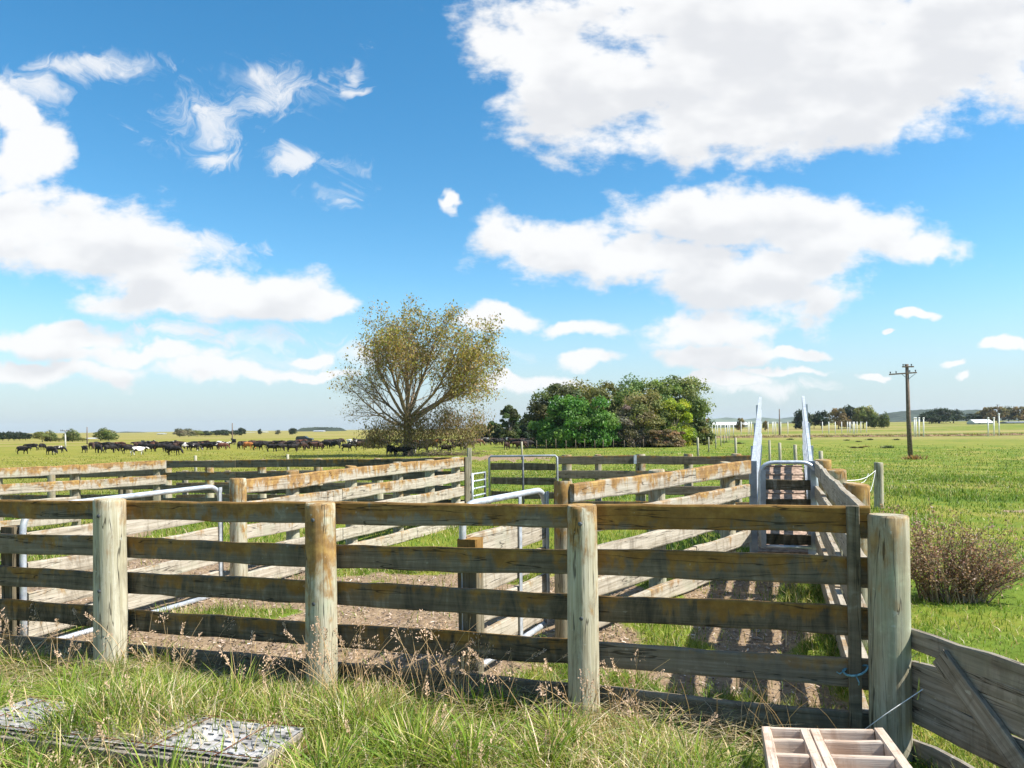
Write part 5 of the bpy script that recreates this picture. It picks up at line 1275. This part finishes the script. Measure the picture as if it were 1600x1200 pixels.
for px, lab in ((1428.5, 'tall white post nearest right of the utility pole'), (1431, 'tall white post close behind another right of utility pole'), (1436, 'third tall white post right of the utility pole'), (1443, 'fourth tall white post right of the utility pole'),
                (1544, 'thick tall white post left in the trio at far right'), (1553, 'middle white post of the trio at far right'), (1561, 'tallest white post of the trio at far right')):
    Y = 168; x_ = X(px, Y); zg = gzf(x_, Y); h_ = P(px, 652 if px != 1561 else 646, Y).z - zg
    e = empty('white_post', (x_, Y, zg), lab, 'post', 'white posts right of the utility pole')
    mb = MB(); mb.tube([(0, 0, -.2), (0, 0, h_ - .3)], 0.13, 6); mb.obj('shaft', M['whitepost'], e, True)
    mb = MB(); mb.tube([(0, 0, h_ - .45), (0, 0, h_ - .3), (0, 0, h_ - 0.05), (0, 0, h_)], [0.13, 0.22, 0.2, 0.08], 8); mb.obj('cap', M['whitepost'], e, True)
# rough dry bank along the far edge of the green field
def bank():
    xs = np.linspace(X(1096, 185), X(1720, 172), 240); Vs = []
    for x_ in xs:
        Yb = 178 + 3 * math.sin(x_ * .05); hb = 0.30 + 0.16 * math.sin(x_ * .9) + 0.12 * math.sin(x_ * 2.3 + 1)
        for (oy, hz) in ((-2.6, -.1), (-1.5, hb * .7), (-.6, hb), (.8, hb * .8), (2.6, -.1)):
            Vs.append((x_, Yb + oy, gzf(x_, Yb + oy) + hz))
    Fq = [(i * 5 + k, (i + 1) * 5 + k, (i + 1) * 5 + k + 1, i * 5 + k + 1) for i in range(239) for k in range(4)]
    m = plain('dry_bank_grass', (0.19, 0.125, 0.065), 0.95, 0, 1.2, 0.55, 0.8)
    me = np_mesh('bank', Vs, np.array(Fq), None, True, [m]); tag(link('bank', me), kind='structure')
    N = 5200; x_ = rng.uniform(xs[0], xs[-1], N); yb = 178 + 3 * np.sin(x_ * .05) + rng.normal(0, 1.2, N)
    grass_obj('bank_grass', 'dry brown rank grass on the bank across far edge of green field', [blades(np.stack([x_, yb, gz(x_, yb) + 0.1], -1), rng.uniform(0.3, 0.8, N), rng.uniform(0.06, 0.16, N), rng.uniform(0.1, 0.4, N), rng.uniform(0, 6.28, N), pick(N, (0.2, 0.2, 0.4, 0.5, 2, .6, 4)) * 0.75, 2)])
bank()
# rushes and clods scattered in the right-hand field
def rush(px, py, label, s, colr):
    Y = depth_at(px, py, 3.0); x_ = X(px, Y); N = 260; a = rng.uniform(0, 6.28, N); rr = np.abs(rng.normal(0, 0.32, N)) * s
    pos = np.stack([rr * np.cos(a) * 1.1, rr * np.sin(a), np.zeros(N) - .05], -1)
    V, q, t, c = blades(pos, rng.uniform(0.15, 0.5, N) * s, np.full(N, 0.08 * s), rng.uniform(0.1, 0.4, N) * s, a + rng.normal(0, .5, N), shades([colr], N), 2)
    o = link('rush_tuft', np_mesh('rush_tuft', V, [q, t], c, False, [M['grass']]), None, (x_, Y, gzf(x_, Y))); tag(o, label, 'plant', 'tufts in the green field'); return o
GR = (0.095, 0.115, 0.065)
for px, py, lab, s, cc in ((1386, 699, 'dark grey-green rush tuft left of the utility pole', 1.1, GR), (1359, 687, 'dark rush tuft near far edge, first left of utility pole', 1.0, GR), (1341, 690, 'small dark rush tuft in middle of the field', .8, GR), (1400, 687, 'dark rush tuft at the field edge beside the utility pole', .9, GR),
                           (1333, 699, 'dark brown clod tuft left of a paler one in field', .7, (0.05, 0.04, 0.025)), (1344, 699, 'dark brown clod tuft right of another in field', .7, (0.05, 0.04, 0.025)), (1353, 697, 'brownish dry tuft beside the dark clods', .6, (0.22, 0.15, 0.06)), (1132, 691, 'dark rush tuft left of the ramp', .9, GR),
                           (1154, 693, 'dark wide rush tuft just left of ramp side', 1.0, GR), (1235, 687, 'dark rush tuft inside the ramp opening', 1.0, GR), (1264, 686, 'dark rush tuft right of ramp side', 1.0, GR), (1323, 688, 'faint rush tuft at far edge above the clods', .8, GR)):
    rush(px, py, lab, s, cc)
# ------------------------------------------------------------------ utility poles
def upole(px, ytop, ybot, arm, label, mat='polewood', r=0.15, Y=None, tilt=0.0):
    if Y is None: Y = depth_at(px, ybot, 3.05)
    x_ = X(px, Y); zg = gzf(x_, Y); H_ = P(px, ytop, Y).z - zg
    e = empty('utility_pole', (x_, Y, zg), label, 'utility pole')
    mb = MB(); mb.tube([(0.25 * tilt, 0, -.4), (0.1 * tilt, 0, H_ * .4), (0, 0, H_)], [r * 1.3, r * 1.1, r * 0.8], 10); mb.obj('shaft', M[mat], e, True)
    for (dz, half, th, sl) in arm:
        mb = MB(); mb.box((0, -r - .02, H_ - dz), (half * 2, 0.10, 0.12)); o = mb.obj('crossarm', M['polewood'], e); o.rotation_euler = (0, sl, 0)
        for s in ((-.92, -.5, .5, .92) if half > .8 else (-.85, -.5, .6)):
            mb = MB(); mb.tube([(0, 0, 0), (0, 0, .06), (0, 0, .10), (0, 0, .18), (0, 0, .2)], [0.03, .03, .065, .055, .02], 8); i_ = mb.obj('insulator', M['darkmetal'], o, True); i_.location = (s * half, -r - .02, H_ - dz + .06)
        if half > 1.0:
            for s in (-1, 1):
                mb = MB(); mb.tube([(0, -r - .05, H_ - dz - .55), (s * half * .5, -r - .07, H_ - dz - .05)], 0.022, 5); mb.obj('brace', M['darkmetal'], e)
    return e
upole(1418, 569, 714, ((0.25, 0.52, .12, 0.0), (0.85, 1.25, .1, -0.06)), 'dark wooden utility pole with two crossarms in the green field', r=0.17, tilt=1.0)
upole(102, 672, 699, ((0.15, 0.9, .1, 0),), 'pale distant utility pole with crossarm between two round trees', 'concrete', 0.13, 150)
upole(136, 667, 694, (), 'thin dark distant pole between two round trees at left', 'polewood', 0.13, 190)
upole(363, 661, 690, (), 'thin distant pole rising above the herd', 'polewood', 0.13, 185)
upole(1218, 639, 676, (), 'dark thin pole seen between the ramp sides', 'polewood', 0.16, 215)
upole(1559, 632, 656, ((0.3, 1.0, .1, 0),), 'distant pole with crossarm before brown trees at far right', 'polewood', 0.2, 420)
# dry tuft at the foot of the utility pole
rush(1427, 716, 'dry brown tuft at foot of the utility pole', 1.2, (0.33, 0.20, 0.10))

# ------------------------------------------------------------------ distant trees: a few crowns shared by many trees
def proto(cols, w, d, h, z0, nclump, nleaf, ls, seed, cr=.28, flat=1.0):
    V, Fq, Cc, C = lumpy_crown(w, d, h, z0, nclump, nleaf, ls, cols, cr, flat, seed=seed)
    cm = np_mesh('far_crown', V, Fq, Cc, False, [M['leaf']])
    mb = MB(); mb.tube([(0, 0, -.3), (0, 0, z0 + h * .5)], [0.035, 0.02], 6)
    for i in range(5):
        c_ = Vector(C[i]); mb.tube([(0, 0, z0 + h * .2), c_], [0.015, 0.005], 4, False)
    tm = bpy.data.meshes.new('far_trunk'); tm.from_pydata(mb.v, [], mb.f); tm.materials.append(M['bark'])
    return cm, tm
PR = {'pine': proto([(0.030, 0.050, 0.024), (0.042, 0.062, 0.028)], 1, .8, .9, .03, 26, 2600, .05, 61, .34), 'pine2': proto([(0.034, 0.054, 0.028), (0.046, 0.066, 0.034)], 1, .8, .9, .03, 20, 2400, .052, 62, .4),
      'olive': proto(OL, 1, .8, .9, .02, 30, 2800, .048, 63, .34), 'brown': proto([(0.21, 0.155, 0.07), (0.25, 0.19, 0.09), (0.17, 0.14, 0.065)], 1, .8, .9, .03, 26, 2600, .048, 64, .34), 'green': proto([(0.14, 0.175, 0.045), (0.18, 0.20, 0.055), (0.11, 0.15, 0.045)], 1, .8, .9, .02, 30, 2800, .048, 65, .34),
      'grey': proto([(0.20, 0.185, 0.115), (0.24, 0.215, 0.14), (0.15, 0.16, 0.085)], 1, .8, .9, .03, 26, 2400, .048, 66, .34)}
def ftree(px, top, base, wpx, Y, kind, label, group=None):
    x_ = X(px, Y); zg = gzf(x_, Y); H_ = P(px, top, Y).z - zg; W_ = wpx / F * Y
    e = empty('distant_tree', (x_, Y, zg), label, 'tree', group); cm, tm = PR[kind]
    rz = random.uniform(0, 6.28); k = random.uniform(.9, 1.1)
    for nm, me in (('crown', cm), ('trunk', tm)):
        o = link(nm, me, e); o.scale = (W_, W_ * k, H_); o.rotation_euler = (0, 0, rz)
    return e
for i, (px, tp, wp) in enumerate(((-6, 674, 14), (4, 675, 13), (13, 674, 13), (22, 675, 13), (31, 674.5, 13), (40, 676, 14))):
    ftree(px, tp, 688, wp, 285 + 4 * i, 'pine', ORD[i] + ' dark pine from left picture edge in far windbreak row', 'windbreak pines at far left')
ftree(66, 674, 690, 22, 245, 'olive', 'round olive tree left in the pair beside pale pole'); ftree(79, 674, 690, 18, 248, 'green', 'round olive tree right in the pair left of pale pole')
ftree(113, 672, 689, 25, 245, 'green', 'round tree between the pale pole and thin dark pole'); ftree(170, 670, 686, 28, 262, 'green', 'largest round green tree right of thin dark pole'); ftree(157, 674, 686, 18, 266, 'olive', 'smaller tree leaning on the largest round tree at left')
ftree(92, 684, 690, 16, 250, 'olive', 'low bush between the round tree pair and pale pole'); ftree(129, 684, 689, 14, 250, 'olive', 'low bush at foot of the thin dark pole')
for i, (px, tp, wp, kd, lab) in enumerate(((281, 670, 18, 'grey', 'pale grey-green tree leftmost of clump below sky left of pole'), (295, 670, 20, 'grey', 'grey-green tree in middle of the clump left of pole'), (308, 672, 16, 'olive', 'olive tree at right end of grey clump'), (320, 673, 16, 'pine', 'dark tree right of the grey clump'),
                                      (328, 675, 12, 'olive', 'small olive tree between dark trees left of pole'), (338, 672, 16, 'pine', 'dark tree third left of distant pole'), (350, 671, 15, 'pine2', 'dark tree nearest left of distant pole'), (367, 672, 13, 'pine', 'dark tree just right of distant pole'),
                                      (378, 668, 11, 'pine2', 'tall thin dark tree right of distant pole'), (406, 670, 5, 'pine', 'slim dark tree among the far farm roofs'), (434, 672, 9, 'grey', 'grey tree right of far farm roofs'), (457, 668.5, 11, 'pine2', 'blocky dark tree above the dark car'))):
    ftree(px, tp, 682, wp, 380 + 10 * i, kd, lab)
for px, tp, wp, kd, Y, lab in ((1254, 640, 26, 'pine2', 330, 'dark pine just right of ramp side'), (1272, 647, 18, 'olive', 345, 'low olive tree between two dark pines'), (1284, 642, 26, 'pine', 335, 'second dark pine right of ramp'), (1310, 639, 27, 'brown', 320, 'round brown tree among the pines right of ramp'),
                           (1330, 633, 26, 'pine2', 338, 'tallest dark pine right of the brown tree'), (1349, 634, 26, 'olive', 328, 'olive tree right of the tallest pine'), (1366, 640, 24, 'green', 326, 'green tree at right of the pine clump'), (1381, 646, 15, 'green', 322, 'small bright green tree ending the pine clump'),
                           (1452, 643, 24, 'pine', 430, 'dark macrocarpa left edge of clump right of utility pole'), (1468, 637, 34, 'pine2', 436, 'large dark macrocarpa right of utility pole'), (1490, 640, 28, 'pine', 440, 'dark macrocarpa right edge of the clump'), (1520, 646, 24, 'pine', 450, 'dark tree behind the white roof at right'),
                           (1534, 642, 20, 'brown', 455, 'brownish tree right behind the white roof'), (1545, 637, 22, 'brown', 448, 'brownish poplar left of the far crossarm pole'), (1560, 636, 22, 'brown', 446, 'brownish poplar behind the far crossarm pole'), (1576, 636, 22, 'grey', 449, 'grey-brown poplar right of the far crossarm pole'),
                           (1592, 636, 24, 'brown', 445, 'brownish poplar at the right edge of picture'), (1608, 637, 24, 'grey', 446, 'grey poplar cut by the right picture edge'), (1157, 654, 12, 'brown', 300, 'small reddish brown tree left of the ramp side'), (1196, 658, 8, 'brown', 300, 'small brown bush in far field between ramp sides')):
    ftree(px, tp, 662, wp, Y, kd, lab)
# ------------------------------------------------------------------ farm buildings
def barn(px, top, base, wpx, Y, dep, wall, roof, label, eave=.55, chim=None):
    x_ = X(px, Y); zb = gzf(x_, Y); zt = P(px, top, Y).z; W_ = wpx / F * Y; zw = zb + (zt - zb) * eave
    e = empty('farm_building', (x_, Y, zb), label, 'building')
    mb = MB(); mb.box((0, 0, (zw - zb) / 2 - .2), (W_, dep, zw - zb + .4)); wl = mb.obj('wall', M[wall], e)
    h0, h1 = zw - zb + .01, zt - zb; a, b = W_ / 2 + .3, dep / 2 + .3
    mb = MB(); mb.add([(-a, -b, h0), (a, -b, h0), (a, b, h0), (-a, b, h0), (-a, 0, h1), (a, 0, h1), (-a, -b, h0 - .15), (a, -b, h0 - .15)], [(0, 1, 5, 4), (2, 3, 4, 5), (0, 4, 3), (1, 2, 5), (0, 3, 2, 1), (6, 7, 1, 0)]); rf = mb.obj('roof', M[roof], e)
    nwin = max(2, int(W_ / 5))
    for i in range(nwin):
        mb = MB(); mb.box((-W_ / 2 + (i + .5) * W_ / nwin, -dep / 2 - .02, (zw - zb) * .5), (1.1, .06, min(1.1, (zw - zb) * .5))); mb.obj('window', M['glass'], e)
    if chim:
        mb = MB(); mb.box((chim, 0, h1 + .5), (1.6, 1.4, 3.2)); mb.obj('chimney', M['brick'], rf)
barn(1131, 659.5, 663, 68, 430, 9, 'wallcream', 'roofwhite', 'long white-roofed building with brick chimney right of the thicket', .5, -9.5)
barn(1531, 655.3, 660, 28, 390, 7, 'wallcream', 'roofwhite', 'white-roofed shed at right below dark trees', .3)
barn(1585, 658.3, 661, 34, 395, 7, 'wallgrey', 'roofdark', 'grey roofed sheds at the right picture edge', .4)
barn(147, 684, 688, 19, 345, 6, 'wallcream', 'roofwhite', 'low white-roofed shed between round trees at far left', .4)
barn(345, 677, 680, 13, 640, 9, 'wallcream', 'roofwhite', 'white farmhouse among dark trees left of distant pole', .5)
barn(392, 675.5, 679, 12, 900, 10, 'wallcream', 'roofwhite', 'far pale farm roof right of distant pole', .5)
barn(412, 674.5, 679, 11, 900, 12, 'wallcream', 'roofwhite', 'far pale gabled farm roof beside the slim dark tree', .5)
barn(499, 672.5, 677, 16, 950, 12, 'wallgrey', 'roofgrey', 'far blue-grey shed before the distant wood', .4)
barn(253, 677, 682, 10, 700, 8, 'wallgrey', 'roofgrey', 'tiny grey shed at left horizon', .5)
# ------------------------------------------------------------------ dark car parked in the paddock
cY = 196; cx_ = X(476, cY); car = empty('parked_car', (cx_, cY, gzf(cx_, cY)), 'dark station wagon parked behind the herd', 'car')
prof = [(-2.2, .45), (-2.2, .95), (-1.9, 1.45), (.2, 1.5), (.9, 1.0), (2.0, .88), (2.2, .6), (2.2, .42)]
mb = MB(); n = len(prof); vs = [(x_, -.85, z_) for x_, z_ in prof] + [(x_, .85, z_) for x_, z_ in prof]
mb.add(vs, [tuple(range(n)), tuple(reversed(range(n, 2 * n)))] + [(k, k + n, (k + 1) % n + n, (k + 1) % n) for k in range(n)]); mb.obj('body', M['carpaint'], car)
for a, b in ((-1.7, -.75), (-.65, .15)):
    mb = MB(); mb.box(((a + b) / 2, -.86, 1.2), (b - a, .03, .36)); mb.obj('window', M['glass'], car)
for sx in (-1.35, 1.35):
    for sy in (-.8, .8):
        mb = MB(); mb.tube([(sx, sy - .1, .33), (sx, sy + .1, .33)], .33, 14); mb.obj('wheel', M['tyre'], car)
# ------------------------------------------------------------------ hills and far woods
def ridge(name, pts, Y, depth, colr, kind, label=None, lump=0.0, n=160, ns=0.02):
    """pts: (px, py) skyline; a real ridge with a front and a back slope"""
    px = np.linspace(pts[0][0], pts[-1][0], n); py = np.interp(px, [p[0] for p in pts], [p[1] for p in pts])
    Vs = []
    for i in range(n):
        x_ = X(px[i], Y); zt = P(px[i], py[i], Y).z + lump * random.uniform(-1, 1) + lump * math.sin(px[i] * 1.7); zb = -4
        for (o_, f) in ((-1.0, 0), (-.55, .45), (-.2, .88), (0, 1), (.3, .85), (1.0, 0)):
            Vs.append((x_ * (1 + .0), Y + depth * o_, zb + (zt - zb) * f))
    Fq = [(i * 6 + k, (i + 1) * 6 + k, (i + 1) * 6 + k + 1, i * 6 + k + 1) for i in range(n - 1) for k in range(5)]
    m = plain(name + '_cover', colr, .95, 0, ns, .45, .5)
    me = np_mesh(name, Vs, np.array(Fq), None, True, [m]); tag(link(name, me), label, 'wood' if kind == 'stuff' else None, kind=kind)
ridge('hill', [(1085, 662), (1095, 655), (1120, 654), (1135, 652), (1160, 656), (1190, 652), (1215, 655), (1240, 651), (1262, 656), (1300, 655), (1340, 660)], 4200, 700, (0.10, 0.125, 0.07), 'structure', ns=.004)
ridge('hill', [(1335, 660), (1360, 650), (1385, 647), (1410, 643), (1450, 640), (1480, 643), (1520, 641), (1560, 645), (1610, 644), (1680, 650)], 1700, 300, (0.045, 0.062, 0.04), 'structure', lump=1.2, ns=.02)
ridge('far_wood', [(186, 678), (190, 675), (215, 675), (218, 677), (330, 678)], 2100, 120, (0.03, 0.045, 0.03), 'stuff', 'flat blue-green wood on the far left horizon', lump=.8, ns=.02)
ridge('far_wood', [(468, 676), (474, 669), (500, 667.5), (530, 668.5), (536, 674)], 1150, 80, (0.030, 0.042, 0.026), 'stuff', 'dark level wood on horizon left of the autumn tree', lump=.5, ns=.03)
ridge('far_wood', [(-60, 679), (60, 678.5), (180, 678), (300, 676.5), (560, 673.5), (900, 669)], 2600, 200, (0.05, 0.065, 0.045), 'stuff', 'thin hazy line of far woods along the left horizon', lump=1.6, n=400, ns=.01)
ridge('far_wood', [(860, 668), (1000, 664), (1200, 661), (1400, 660), (1660, 657.5)], 900, 80, (0.06, 0.07, 0.04), 'stuff', 'thin dark hedge line along the right horizon', lump=.7, n=400, ns=.03)
# ------------------------------------------------------------------ moist sea air
hz = MB(); R_ = 6300
hz.box((0, 0, 36.0), (2 * R_, 2 * R_, 84.0))
hm = bpy.data.materials.new('haze'); hm.use_nodes = True; hm.node_tree.nodes.clear()
ht = NT(hm.node_tree); ho = ht.n('ShaderNodeOutputMaterial'); pv = ht.n('ShaderNodeVolumePrincipled')
pv.inputs['Color'].default_value = (0.74, 0.88, 1.0, 1); pv.inputs['Density'].default_value = 0.00007; pv.inputs['Anisotropy'].default_value = 0.2
ht.l(pv.outputs[0], ho.inputs['Volume'])
o = hz.obj('haze', hm); tag(o, kind='stuff')
